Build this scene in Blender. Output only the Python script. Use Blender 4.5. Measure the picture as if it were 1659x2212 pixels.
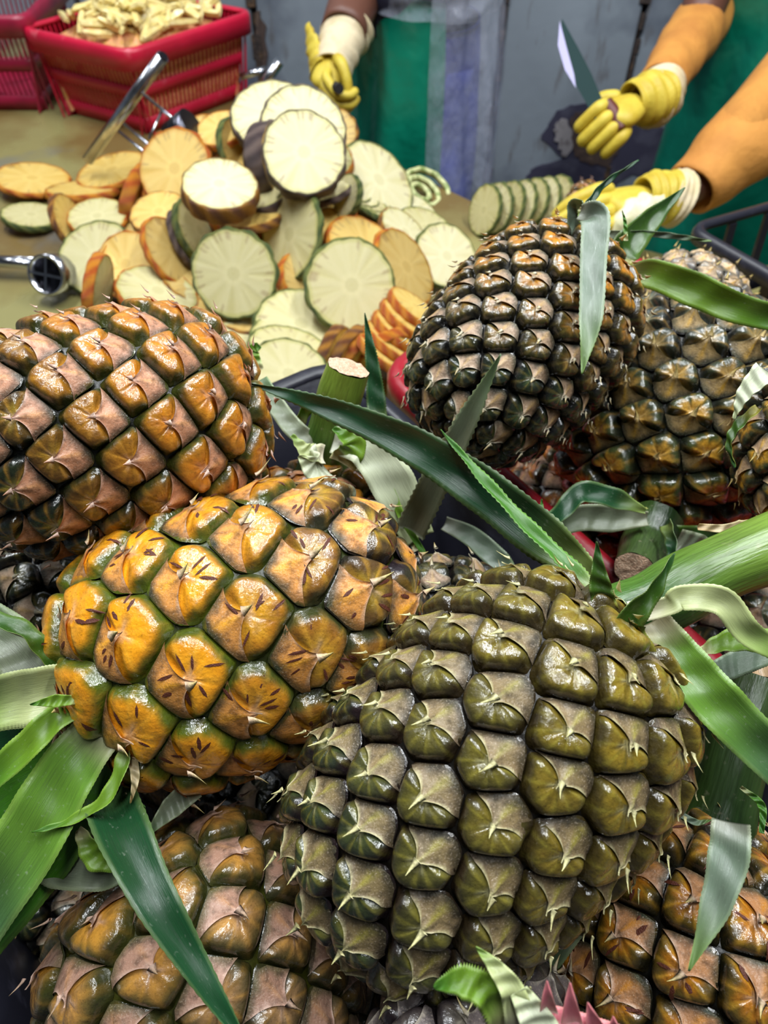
import bpy, bmesh, math, random
import numpy as np
from mathutils import Vector, Matrix, Quaternion
for _o in list(bpy.data.objects): bpy.data.objects.remove(_o, do_unlink=True)
SC = bpy.context.scene
COL = SC.collection
random.seed(7); RNG = np.random.default_rng(11)
PI = math.pi
# ---------------------------------------------------------------- camera
CAM = Vector((0.0, 0.0, 1.50)); FPX = 1598.0; PITCH = math.radians(49)
cd = bpy.data.cameras.new('camera'); cam = bpy.data.objects.new('camera', cd); COL.objects.link(cam)
cam.location = CAM; cam.rotation_euler = (PI/2 - PITCH, 0, 0)
cd.sensor_fit = 'VERTICAL'; cd.sensor_height = 36.0; cd.lens = 36.0*FPX/2212.0
cd.clip_start = 0.02; cd.clip_end = 50
cd.dof.use_dof = True; cd.dof.focus_distance = 0.34; cd.dof.aperture_fstop = 12.0
SC.camera = cam
# ---------------------------------------------------------------- exposure, world, lamps
SC.view_settings.view_transform = 'Standard'; SC.view_settings.look = 'None'
SC.view_settings.gamma = 1.0; SC.view_settings.use_curve_mapping = False
SC.view_settings.exposure = 0.0
try:
    SC.cycles.use_denoising = True; SC.cycles.max_bounces = 6; SC.cycles.transparent_max_bounces = 8
    SC.cycles.caustics_reflective = False; SC.cycles.caustics_refractive = False
except Exception: pass
wd = bpy.data.worlds.new('world'); SC.world = wd; wd.use_nodes = True
wd.node_tree.nodes['Background'].inputs[0].default_value = (0.80, 0.88, 1.0, 1)
wd.node_tree.nodes['Background'].inputs[1].default_value = 0.07
LAMPS = [  # location, size x, size y, watts  (cool white tubes under the ceiling)
    ((-0.50, 1.10, 2.62), 0.10, 1.2, 27), ((0.70, 0.80, 2.62), 0.10, 1.2, 29),
    ((0.05, 0.35, 2.62), 0.10, 1.2, 15), ((-1.3, 1.6, 2.62), 0.10, 1.2, 8)]
# ---------------------------------------------------------------- helpers
Fv = Vector((0, math.cos(PITCH), -math.sin(PITCH))); Uv = Vector((0, math.sin(PITCH), math.cos(PITCH))); Rv = Vector((1, 0, 0))
def W(px, py, d):
    return CAM + d*(Fv + (px-829.5)/FPX*Rv - (py-1106)/FPX*Uv)
def onz(px, py, z):
    y = -(py-1106)/FPX; rate = math.sin(PITCH) - y*math.cos(PITCH)
    return W(px, py, (CAM.z - z)/rate)
def zdepth(px, py, z):
    y = -(py-1106)/FPX; return (CAM.z - z)/(math.sin(PITCH) - y*math.cos(PITCH))
def lin(c):
    return tuple(((v/255)/12.92 if v/255 <= .04045 else ((v/255+.055)/1.055)**2.4) for v in c)
def L(*c): return np.array(lin(c))
def tag(o, label=None, cat=None, group=None, kind=None):
    if label: o['label'] = label
    if cat: o['category'] = cat
    if group: o['group'] = group
    if kind: o['kind'] = kind
    return o
def empty(name, loc, label, cat, group=None):
    o = bpy.data.objects.new(name, None); COL.objects.link(o); o.location = loc; o.empty_display_size = .02
    return tag(o, label, cat, group)
def put(name, me, mat=None, parent=None):
    o = bpy.data.objects.new(name, me); COL.objects.link(o)
    if mat and not me.materials: me.materials.append(mat)
    if parent is not None:
        o.parent = parent
        o.matrix_parent_inverse = Matrix.Translation(-parent_loc(parent))
    return o
def parent_loc(p):
    # an empty stands at its thing's base; every mesh part carries world coordinates, so its own matrix is the identity
    return p.location.copy() if p.type == 'EMPTY' else Vector((0, 0, 0))
def mesh_np(name, V, faces, mat=None, parent=None, col=None, uv=None, smooth=True):
    """V (n,3) array, faces: (m,k) int array or list of lists"""
    me = bpy.data.meshes.new(name)
    V = np.asarray(V, dtype=np.float32)
    if isinstance(faces, np.ndarray):
        m, k = faces.shape
        me.vertices.add(len(V)); me.vertices.foreach_set('co', V.ravel())
        me.loops.add(m*k); me.loops.foreach_set('vertex_index', faces.ravel().astype(np.int32))
        me.polygons.add(m); me.polygons.foreach_set('loop_start', np.arange(0, m*k, k, dtype=np.int32))
        me.update(calc_edges=True)
    else:
        me.from_pydata([tuple(map(float, v)) for v in V], [], [list(map(int, f)) for f in faces]); me.update()
    if smooth: me.polygons.foreach_set('use_smooth', np.ones(len(me.polygons), dtype=bool))
    if col is not None:
        a = me.color_attributes.new('Col', 'FLOAT_COLOR', 'POINT')
        c4 = np.ones((len(V), 4), dtype=np.float32); c4[:, :3] = col
        a.data.foreach_set('color', c4.ravel())
    if uv is not None:
        lay = me.uv_layers.new(name='UVMap')
        vi = np.empty(len(me.loops), dtype=np.int32); me.loops.foreach_get('vertex_index', vi)
        lay.data.foreach_set('uv', np.asarray(uv, dtype=np.float32)[vi].ravel())
    if mat: me.materials.append(mat)
    return put(name, me, None, parent)
class BM:
    def __init__(s): s.bm = bmesh.new()
    def box(s, c, size, rot=None):
        m = Matrix.Translation(Vector(c)) @ (rot.to_4x4() if rot else Matrix.Identity(4)) @ Matrix.Diagonal((*size, 1))
        bmesh.ops.create_cube(s.bm, size=1, matrix=m); return s
    def bar(s, a, b, w, h, up=(0, 0, 1)):
        a = Vector(a); b = Vector(b); x = (b-a).normalized(); y = Vector(up).cross(x)
        if y.length < 1e-4: y = Vector((0, 1, 0)).cross(x)
        y.normalize(); z = x.cross(y)
        return s.box((a+b)/2, ((b-a).length, w, h), Matrix((x, y, z)).transposed())
    def cyl(s, a, b, r, r2=None, n=16):
        a = Vector(a); b = Vector(b); d = b-a
        q = Vector((0, 0, 1)).rotation_difference(d.normalized()).to_matrix().to_4x4()
        bmesh.ops.create_cone(s.bm, cap_ends=True, segments=n, radius1=r, radius2=r if r2 is None else r2, depth=d.length, matrix=Matrix.Translation((a+b)/2) @ q); return s
    def tri(s, pts): s.bm.faces.new([s.bm.verts.new(p) for p in pts]); return s
    def build(s, name, mat, parent=None, bevel=0, smooth=False):
        if bevel: bmesh.ops.bevel(s.bm, geom=s.bm.edges[:], offset=bevel, segments=2, affect='EDGES', profile=.6)
        me = bpy.data.meshes.new(name); s.bm.to_mesh(me); s.bm.free()
        if smooth:
            for p in me.polygons: p.use_smooth = True
        return put(name, me, mat, parent)
def spline(pts, n):
    P = [np.array(p, float) for p in pts]; P = [2*P[0]-P[1]] + P + [2*P[-1]-P[-2]]
    out = []; m = len(P)-3
    for k in range(n):
        t = k/(n-1)*m; i = min(int(t), m-1); f = t-i
        a, b, c, d = P[i:i+4]
        out.append(.5*((2*b)+(c-a)*f+(2*a-5*b+4*c-d)*f*f+(3*b-a-3*c+d)*f**3))
    return np.array(out)
def sstep(a, b, x):
    t = np.clip((x-a)/(b-a), 0, 1); return t*t*(3-2*t)
# ---------------------------------------------------------------- materials
def mat(name, col=(.5, .5, .5), rough=.5, metal=0, coat=0, attr=False, noise=None, bump=None, spec=.5, trans=0, sss=0, coords='Object', alpha=1, rvar=0, crough=.1):
    m = bpy.data.materials.new(name); m.use_nodes = True; N = m.node_tree.nodes; K = m.node_tree.links
    b = N['Principled BSDF']
    b.inputs['Base Color'].default_value = (*col, 1); b.inputs['Roughness'].default_value = rough; b.inputs['Metallic'].default_value = metal
    b.inputs['Specular IOR Level'].default_value = spec; b.inputs['Coat Weight'].default_value = coat; b.inputs['Coat Roughness'].default_value = crough
    b.inputs['Transmission Weight'].default_value = trans; b.inputs['Alpha'].default_value = alpha
    if sss: b.inputs['Subsurface Weight'].default_value = sss; b.inputs['Subsurface Radius'].default_value = (.006, .004, .002); b.inputs['Subsurface Scale'].default_value = 1
    tc = N.new('ShaderNodeTexCoord'); src = None
    if attr:
        a = N.new('ShaderNodeAttribute'); a.attribute_name = 'Col'; src = a.outputs['Color']
    if noise:   # list of (scale(3) , colour, lo, hi, strength)
        for sc_, c2, lo, hi, st in noise:
            mp = N.new('ShaderNodeMapping'); mp.inputs['Scale'].default_value = sc_ if isinstance(sc_, tuple) else (sc_,)*3
            K.new(tc.outputs[coords], mp.inputs[0])
            t = N.new('ShaderNodeTexNoise'); t.inputs['Scale'].default_value = 1; t.inputs['Detail'].default_value = 5; K.new(mp.outputs[0], t.inputs['Vector'])
            r = N.new('ShaderNodeMapRange'); r.inputs['From Min'].default_value = lo; r.inputs['From Max'].default_value = hi; r.inputs['To Max'].default_value = st
            K.new(t.outputs[0], r.inputs[0])
            mx = N.new('ShaderNodeMix'); mx.data_type = 'RGBA'
            if isinstance(c2, str): mx.blend_type = 'MULTIPLY'; mx.inputs[7].default_value = (*lin((90, 80, 60)), 1) if c2 == 'dark' else (1, 1, 1, 1)
            else: mx.inputs[7].default_value = (*c2, 1)
            K.new(r.outputs[0], mx.inputs[0])
            if src is not None: K.new(src, mx.inputs[6])
            else: mx.inputs[6].default_value = (*col, 1)
            src = mx.outputs[2]
            if rvar and (sc_, c2, lo, hi, st) == noise[0]:
                rr = N.new('ShaderNodeMapRange'); rr.inputs['From Min'].default_value = .35; rr.inputs['From Max'].default_value = .65
                rr.inputs['To Min'].default_value = max(.03, rough-rvar); rr.inputs['To Max'].default_value = rough+rvar
                K.new(t.outputs[0], rr.inputs[0]); K.new(rr.outputs[0], b.inputs['Roughness'])
    if src is not None: K.new(src, b.inputs['Base Color'])
    if bump:   # (scale, strength, distance)
        mp = N.new('ShaderNodeMapping'); mp.inputs['Scale'].default_value = bump[0] if isinstance(bump[0], tuple) else (bump[0],)*3
        K.new(tc.outputs[coords], mp.inputs[0])
        t = N.new('ShaderNodeTexNoise'); t.inputs['Scale'].default_value = 1; t.inputs['Detail'].default_value = 3; K.new(mp.outputs[0], t.inputs['Vector'])
        bp = N.new('ShaderNodeBump'); bp.inputs['Strength'].default_value = bump[1]; bp.inputs['Distance'].default_value = bump[2]
        K.new(t.outputs[0], bp.inputs['Height']); K.new(bp.outputs[0], b.inputs['Normal'])
        if coat: K.new(bp.outputs[0], b.inputs['Coat Normal'])
    return m
M = {}
M['eye'] = mat('eye_skin', attr=True, rough=.30, coat=.7, crough=.10, spec=.5, rvar=.13, noise=[(150, 'dark', .50, .72, .5), (900, 'dark', .56, .75, .45)], bump=(480, .35, .0012))
M['bract'] = mat('bract_skin', attr=True, rough=.5, spec=.45, rvar=.15, noise=[(260, 'dark', .46, .7, .65), (1300, lin((235, 215, 190)), .56, .8, .4)], bump=(900, .4, .0008))
M['scar'] = mat('scar', lin((88, 40, 22)), .6, bump=(1500, .5, .001))
M['core'] = mat('groove_skin', attr=True, rough=.35, noise=[(200, 'dark', .4, .7, .6)], bump=(300, .4, .001))
M['leaf'] = mat('leaf', attr=True, rough=.33, spec=.55, coords='UV', rvar=.1, noise=[((70, 2, 1), 'dark', .42, .75, .45), ((9, 14, 1), lin((200, 205, 190)), .62, .85, .35)], bump=((90, 3, 1), .25, .0006))
M['stalk'] = mat('stalk', attr=True, rough=.32, coords='UV', noise=[((60, 3, 1), 'dark', .42, .75, .5), ((14, 9, 1), lin((165, 150, 130)), .62, .8, .5)], bump=((70, 4, 1), .35, .001))
M['cut'] = mat('cut_stalk', lin((205, 165, 135)), .6, noise=[(500, lin((235, 205, 175)), .4, .65, .8), (120, lin((150, 105, 80)), .55, .75, .6)], bump=(900, .8, .0015))
# ---------------------------------------------------------------- the room
TZ = .85; WY = 2.32
M['wall'] = mat('wall_paint', lin((152, 162, 172)), .45, spec=.4, noise=[(2.2, lin((84, 90, 106)), .50, .60, .8), ((5, 5, 3), lin((140, 150, 158)), .58, .66, .5), ((30, 30, 8), lin((92, 76, 62)), .60, .72, .5)], bump=(30, .3, .004))
M['patch_dark'] = mat('bare_patch', lin((74, 72, 92)), .5, noise=[(14, lin((100, 100, 118)), .5, .65, .7)], bump=(60, .3, .002))
M['patch_brown'] = mat('rust_patch', lin((88, 72, 66)), .7, noise=[(40, lin((120, 98, 84)), .5, .65, .8)], bump=(90, .5, .002))
M['patch_white'] = mat('filler_patch', lin((176, 170, 172)), .6, noise=[(60, lin((120, 112, 112)), .55, .7, .8)])
M['rust'] = mat('rust', lin((72, 60, 54)), .8, noise=[(40, lin((120, 92, 66)), .55, .68, .9), (90, lin((40, 36, 38)), .5, .6, .7)], bump=(120, .8, .004))
M['floor'] = mat('floor', lin((58, 60, 66)), .35, noise=[(6, lin((30, 30, 36)), .45, .65, .8)], bump=(40, .2, .002))
M['ceil'] = mat('ceiling', lin((120, 120, 120)), .8)
M['table'] = mat('table', lin((150, 143, 92)), .30, metal=.15, rvar=.1, noise=[(3.2, lin((118, 94, 52)), .45, .58, .9), (5.5, lin((112, 116, 122)), .60, .70, .55), (60, lin((150, 145, 110)), .64, .74, .5)], bump=(25, .2, .003))
M['lamp'] = mat('lamp_housing', lin((220, 220, 220)), .5)
m = bpy.data.materials.new('lit_tube'); m.use_nodes = True; _b = m.node_tree.nodes['Principled BSDF']; _b.inputs['Emission Color'].default_value = (.93, .97, 1, 1); _b.inputs['Emission Strength'].default_value = 6; M['tube'] = m
def box_obj(name, lo, hi, mt, kind='structure', parent=None):
    lo, hi = Vector(lo), Vector(hi); o = BM().box((lo+hi)/2, hi-lo).build(name, mt, parent)
    if kind: o['kind'] = kind
    return o
box_obj('floor', (-2.6, -2.0, -.05), (2.6, 2.6, 0), M['floor'])
wall = box_obj('wall_back', (-2.6, WY+.03, 0), (2.6, WY+.12, 2.9), M['rust'])
box_obj('wall_left', (-2.7, -2.0, 0), (-2.6, 2.45, 2.9), M['wall']); box_obj('wall_right', (2.6, -2.0, 0), (2.7, 2.45, 2.9), M['wall'])
box_obj('ceiling', (-2.7, -2.0, 2.9), (2.7, 2.45, 3.0), M['ceil'])
xs = [-2.6, -2.2, -1.75, -1.3, -.82, -.35, .01, .325, .70, 1.1, 1.55, 2.0, 2.6]
for a, b in zip(xs[:-1], xs[1:]):
    o = BM().box(((a+b)/2, WY+.015, 1.45), (b-a-.016, .03, 2.9)).build('wall_panel', M['wall'], wall, bevel=.006)
for x in (.325, .70, -.35):
    b_ = BM()
    for k in range(26):
        z = .2+k*.06; b_.box((x+random.uniform(-.006, .006), WY-.003, z), (random.uniform(.004, .030), random.uniform(.004, .010), random.uniform(.03, .08)))
    b_.build('rust_crust', M['rust'], wall, bevel=.001)
def wallpt(px, py, y=WY):
    d = Fv + (px-829.5)/FPX*Rv - (py-1106)/FPX*Uv; t = y/d.y; return CAM + t*d
def patch(poly, mt, th):
    pts = [wallpt(*p) for p in poly]; n = len(pts); P = spline([tuple(p) for p in pts]+[tuple(pts[0])], n*6)[:-1]
    rng = np.random.default_rng(len(poly)); P[:, 0] += rng.uniform(-.006, .006, len(P)); P[:, 2] += rng.uniform(-.006, .006, len(P))
    m_ = len(P); A = P.copy(); A[:, 1] = WY+.002; B = P.copy(); B[:, 1] = WY-th; c = B.mean(0)
    V = np.concatenate([A, B, [c]]); F = [(k, (k+1) % m_, m_+(k+1) % m_, m_+k) for k in range(m_)]+[(m_+k, m_+(k+1) % m_, 2*m_) for k in range(m_)]
    mesh_np('paint_patch', V, F, mt, wall, smooth=False)
patch([(1165, 300), (1215, 235), (1300, 225), (1390, 260), (1480, 300), (1560, 420), (1500, 470), (1380, 380), (1290, 420), (1240, 360)], M['patch_dark'], .003)
patch([(1230, 260), (1260, 240), (1330, 290), (1320, 350), (1270, 350), (1240, 330)], M['patch_brown'], .006)
patch([(1196, 265), (1225, 255), (1235, 300), (1222, 335), (1200, 300)], M['patch_white'], .008)
patch([(1270, 330), (1330, 370), (1290, 440), (1200, 430), (1140, 400), (1160, 360)], M['patch_dark'], .0025)
patch([(548, 60), (562, 20), (575, 90), (566, 170), (550, 120)], M['patch_brown'], .004)
# ceiling tube lamps
for i_, (loc, sx, sy, w) in enumerate(LAMPS):
    lx, ly, lz = loc; lab = ['tube lamp hanging over the cut slices', 'tube lamp hanging over the right hand worker', 'tube lamp hanging over the foreground crates', 'tube lamp hanging over the red baskets'][i_]
    r_ = empty('tube_lamp', Vector((lx, ly, 2.9)), 'white ceiling '+lab, 'lamp')
    BM().box((lx, ly, lz+.05), (.09, sy+.06, .05)).build('housing', M['lamp'], r_, bevel=.006)
    BM().cyl((lx, ly-sy/2, lz+.012), (lx, ly+sy/2, lz+.012), .013).build('tube', M['tube'], r_)
    for s_ in (-.4, .4): BM().cyl((lx, ly+s_*sy, lz+.07), (lx, ly+s_*sy, 2.9), .006).build('hanger_rod', M['lamp'], r_)
    ld = bpy.data.lights.new('tube_light', 'AREA'); ld.shape = 'RECTANGLE'; ld.size = sx; ld.size_y = sy; ld.energy = w; ld.color = (.93, .97, 1)
    lo = bpy.data.objects.new('tube_light', ld); COL.objects.link(lo); lo.location = (lx, ly, lz-.01)
# table
tbl = empty('work_table', (0, .8, 0), 'long metal topped work table with olive brown wet surface under the slices', 'table')
poly = [(-1.5, -.30), (.95, -.30), (.98, 1.06), (.50, 1.12), (.193, 1.29), (-.70, 2.26), (-1.5, 2.26)]
b_ = bmesh.new(); vs = [b_.verts.new((x, y, TZ)) for x, y in poly]; f_ = b_.faces.new(vs)
ex = bmesh.ops.extrude_face_region(b_, geom=[f_]); bmesh.ops.translate(b_, verts=[v for v in ex['geom'] if isinstance(v, bmesh.types.BMVert)], vec=(0, 0, -.03))
bmesh.ops.recalc_face_normals(b_, faces=b_.faces[:]); bmesh.ops.bevel(b_, geom=[e for e in b_.edges if abs(e.verts[0].co.z-e.verts[1].co.z) < 1e-5], offset=.004, segments=2, affect='EDGES')
me = bpy.data.meshes.new('tabletop'); b_.to_mesh(me); b_.free(); put('tabletop', me, M['table'], tbl)
for x, y in ((-1.42, -.22), (.86, -.22), (.80, .88), (-1.42, 2.15), (-.80, 2.12), (.02, 1.38)):
    BM().box((x, y, TZ/2-.015), (.05, .05, TZ-.03)).build('leg', M['rust'], tbl, bevel=.004)
# ---------------------------------------------------------------- plastics, crates, baskets
M['red'] = mat('red_plastic', lin((196, 22, 58)), .38, spec=.5, noise=[(40, lin((225, 120, 130)), .62, .74, .5), (7, lin((160, 12, 40)), .45, .65, .6)], bump=(80, .15, .002))
M['crimson'] = mat('crimson_plastic', lin((150, 20, 56)), .4, noise=[(20, lin((110, 14, 40)), .45, .65, .7)])
M['dred'] = mat('worn_red_plastic', lin((158, 24, 38)), .35, noise=[(30, lin((190, 100, 100)), .60, .75, .45), (8, lin((120, 16, 26)), .45, .62, .7)], bump=(150, .2, .001))
M['black'] = mat('black_plastic', lin((30, 30, 40)), .4, spec=.5, noise=[(60, lin((75, 75, 90)), .60, .75, .4)], bump=(120, .25, .001))
def rounded(poly, rad, seg=6):
    out = []; n = len(poly)
    for i in range(n):
        p0, p, p1 = np.array(poly[i-1]), np.array(poly[i]), np.array(poly[(i+1) % n])
        a = p+(p0-p)/np.linalg.norm(p0-p)*rad; b = p+(p1-p)/np.linalg.norm(p1-p)*rad
        for k in range(seg+1):
            t = k/seg; out.append((1-t)**2*a+2*t*(1-t)*p+t*t*b)
    return np.array(out)
def loft(name, loops, mt, parent, close=False, smooth=False):
    """loops: list of (n,3) rings"""
    n = len(loops[0]); V = np.concatenate(loops); m_ = len(loops); F = []
    for j in range(m_ if close else m_-1):
        for k in range(n):
            a = j*n+k; b = j*n+(k+1) % n; c = ((j+1) % m_)*n+(k+1) % n; d = ((j+1) % m_)*n+k; F.append((a, b, c, d))
    return mesh_np(name, V, np.array(F), mt, parent, smooth=smooth)
def inset(ring, d):
    c = ring.mean(0); out = []
    n = len(ring)
    for i in range(n):
        t = ring[(i+1) % n]-ring[i-1]; t = t/(np.linalg.norm(t)+1e-9); nrm = np.array([-t[1], t[0]])
        if nrm@(c-ring[i]) < 0: nrm = -nrm
        out.append(ring[i]+nrm*d)
    return np.array(out)
def z3(r, z): return np.column_stack([r, np.full(len(r), z)])
def crate(label, poly, z0, z1, mt, rimw=.016, rimh=.03, grille=False, rad=.02, taper=.012, name='crate', dips=()):
    c = np.mean(np.array(poly), 0); root = empty(name, (c[0], c[1], z0), label, 'crate')
    R0 = rounded(poly, rad); th = .004
    Ob = inset(R0, taper); Ib = inset(R0, taper+th); It = inset(R0, th)
    if not grille: loft('wall', [z3(Ob, z0), z3(R0, z1), z3(It, z1), z3(Ib, z0+.004)], mt, root, True)
    else:
        n = len(R0)
        for (za, zb) in ((z0, z0+.03), ((z0+z1)/2-.012, (z0+z1)/2+.012)):
            fa, fb = (za-z0)/(z1-z0), (zb-z0)/(z1-z0)
            o_ = lambda f: Ob*(1-f)+R0*f
            i_ = lambda f: Ib*(1-f)+It*f
            loft('wall_band', [z3(o_(fa), za), z3(o_(fb), zb), z3(i_(fb), zb), z3(i_(fa), za)], mt, root, True)
        # bars
        P = np.array(poly); cnt = grille
        for e in range(len(P)):
            a, b = P[e], P[(e+1) % len(P)]; ln = np.linalg.norm(b-a); k_ = max(2, int(ln/cnt)); bm = BM(); t = (b-a)/ln; nr = np.array([-t[1], t[0]])
            if nr@(c-a) < 0: nr = -nr
            for j in range(1, k_):
                p = a+(b-a)*j/k_; p0 = p+nr*(taper+.003); p1 = p+nr*.003
                bm.bar((*p0, z0), (*p1, z1-.005), cnt*.22, .004, (nr[0], nr[1], 0))
            q_ = bm.build('grille_side', mt, root)
            if cnt < .02: q_['kind'] = 'stuff'
    # rolled rim
    O1 = inset(R0, -rimw); O2 = inset(R0, -rimw*.7)
    loft('rim', [z3(It, z1-.002), z3(It, z1+.002), z3(inset(R0, -.001), z1+.005), z3(O2, z1+.004), z3(O1, z1-.003), z3(O1, z1-rimh), z3(inset(R0, -rimw+.003), z1-rimh), z3(O2, z1-.006), z3(R0, z1-.004)], mt, root, True, smooth=True)
    bq = inset(R0, taper+.002); V = np.concatenate([z3(bq, z0+.004), z3(bq, z0), [[c[0], c[1], z0+.004], [c[0], c[1], z0]]]); n = len(bq)
    F = [(k, (k+1) % n, 2*n) for k in range(n)]+[(n+k, 2*n+1, n+(k+1) % n) for k in range(n)]
    mesh_np('base', V, F, mt, root, smooth=False)
    return root
def xy(v): return np.array([v.x, v.y])
sd = np.array([.58, -.815]); nd = np.array([.815, .58])
C0 = xy(onz(838, 800, 1.10))
crate('red plastic crate at the right holding the dark wet pineapple and its neighbours', [C0, C0+nd*.31, C0+nd*.31+sd*.50, C0+sd*.50], TZ+.002, 1.10, M['dred'], rimw=.013, rimh=.022, rad=.035, name='crate')
K1 = xy(onz(628, 835, 1.11)) + nd*.045
crate('black plastic crate in the foreground holding the golden and olive pineapples', [K1, K1-nd*.40, K1-nd*.40+sd*.62, K1+sd*.62], TZ+.002, 1.11, M['black'], rimw=.012, rimh=.02, rad=.03, name='crate')
e0 = xy(onz(1500, 495, 1.05)); e1_ = xy(onz(1700, 438, 1.05)); e2_ = xy(onz(1625, 566, 1.05))
u1 = (e1_-e0)/np.linalg.norm(e1_-e0); u2 = (e2_-e0)/np.linalg.norm(e2_-e0)
crate('black plastic crate with open square grille sides at the right edge', [e0, e0+u1*.30, e0+u1*.30+u2*.34, e0+u2*.22+u2*.12-u1*.0], TZ+.002, 1.05, M['black'], rimw=.010, rimh=.012, rad=.022, grille=.055, taper=.02, name='crate')
# red baskets
M['scrap'] = mat('pineapple_scraps', lin((232, 170, 120)), .45, noise=[(70, lin((220, 170, 90)), .5, .62, .9), (30, lin((200, 90, 70)), .55, .68, .8)], bump=(90, .8, .006))
M['fruit'] = mat('pineapple_stick', lin((226, 206, 132)), .3, coat=.2, sss=.15, noise=[((60, 60, 200), lin((240, 226, 170)), .45, .65, .8), (25, lin((205, 170, 80)), .56, .7, .7)], bump=((150, 150, 500), .4, .001))
bz = TZ+.165
bpts = [xy(onz(52, 62, bz)), xy(onz(275, 112, bz)), xy(onz(538, 28, bz))]
bp4 = bpts[0]+bpts[2]-bpts[1]
bk = crate('red slatted plastic basket heaped with cut pineapple sticks', [bpts[0], bpts[1], bpts[2], bp4], TZ+.002, bz, M['red'], rimw=.012, rimh=.034, grille=.0105, rad=.028, taper=.030, name='basket'); bk['category'] = 'basket'
Rb = inset(rounded([bpts[0], bpts[1], bpts[2], bp4], .028), .009); Rl = inset(Rb, .029); cc_ = Rb.mean(0)
o = loft('scrap_fill', [z3(Rl, TZ+.01), z3(Rb, bz-.03), z3(Rb*.6+cc_*.4, bz+.0), z3(Rb*.25+cc_*.75, bz+.02), z3(Rb*.01+cc_*.99, bz+.022)], M['scrap'], None, smooth=True)
tag(o, 'mass of pineapple scraps seen through the slots of the front basket', 'fruit scraps', kind='stuff')
q1 = xy(onz(132, 243, TZ)); 
P2b = [q1+np.array([-.01, -.02]), q1+np.array([-.01, .27]), q1+np.array([-.40, .27]), q1+np.array([-.40, -.02])]
b2 = crate('darker crimson slatted basket standing behind, at the top left edge', P2b, TZ+.002, bz+.02, M['crimson'], rimw=.012, rimh=.034, grille=.011, rad=.028, taper=.030, name='basket'); b2['category'] = 'basket'
# sticks: one mesh, real copies
def stick_mesh(seed):
    rng = np.random.default_rng(seed); n = 8; V = []
    for k in range(n):
        f = k/(n-1)-.5; cx = .003*math.sin(f*3+seed); s_ = 1-.35*abs(f*2)**3
        for (a, b) in ((-1, -1), (1, -1), (1.2, .2), (.2, 1.1), (-1.1, .6)):
            V.append((f*.070, a*.0062*s_+cx+rng.uniform(-.0006, .0006), b*.0055*s_+rng.uniform(-.0006, .0006)))
    F = [(k*5+a, k*5+(a+1) % 5, k*5+5+(a+1) % 5, k*5+5+a) for k in range(n-1) for a in range(5)]
    F2 = [list(f) for f in F]+[[4, 3, 2, 1, 0], [n*5-5, n*5-4, n*5-3, n*5-2, n*5-1]]
    me = bpy.data.meshes.new('pineapple_stick'); me.from_pydata(V, [], F2); me.update(); me.materials.append(M['fruit']); return me
SM = [stick_mesh(s_) for s_ in range(4)]
e1b, e2b = (bpts[0]-bpts[1]), (bpts[2]-bpts[1])
for k in range(150):
    layer = k//50; u, v = random.random(), random.random(); m_ = .11+.13*layer; u = m_+(1-2*m_)*u; v = m_+(1-2*m_)*v
    p = bpts[1]+e1b*u+e2b*v; dd = max(abs(u-.5), abs(v-.5))*2
    z = bz-.004+.05*(1-dd**2)*(.55+.3*layer)+random.uniform(-.004, .006)
    o = bpy.data.objects.new('pineapple_stick', SM[k % 4]); COL.objects.link(o); o.location = (*p, z); o.rotation_euler = (random.uniform(-3, 3), random.uniform(-.45, .45), random.uniform(0, 6.28)); s_ = random.uniform(.8, 1.15); o.scale = (s_, s_*1.05, s_*1.05)
    tag(o, 'cut pineapple stick in the heap filling the red basket', 'pineapple piece', 'cut pineapple sticks heaped in the red basket')
# ---------------------------------------------------------------- slices
def slice_mat(nm, r): return mat(nm, attr=True, rough=r, coat=.15, crough=.2, sss=.08, noise=[(60, 'dark', .5, .8, .18), (500, lin((250, 245, 215)), .55, .75, .3)], bump=(350, .35, .0012))
M['flesh'] = slice_mat('slice_flesh', .42)
M['rind'] = mat('slice_rind', attr=True, rough=.45, noise=[(130, 'dark', .42, .68, .75)], bump=(200, .6, .002))
FL = dict(cream=(L(205, 196, 146), L(192, 182, 122), L(176, 172, 86)), yellow=(L(226, 194, 108), L(212, 172, 76), L(210, 152, 50)), white=(L(226, 218, 176), L(216, 206, 150), L(205, 198, 120)), tan=(L(206, 176, 104), L(192, 156, 78), L(180, 140, 50)))  # white set: flesh colour bleached to look overexposed by strong light
RN = dict(green=(L(62, 84, 34), L(120, 130, 60)), orange=(L(196, 84, 12), L(232, 150, 30)), brown=(L(110, 60, 36), L(190, 130, 40)), purple=(L(66, 48, 50), L(120, 100, 92)))
_sc = {}
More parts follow.
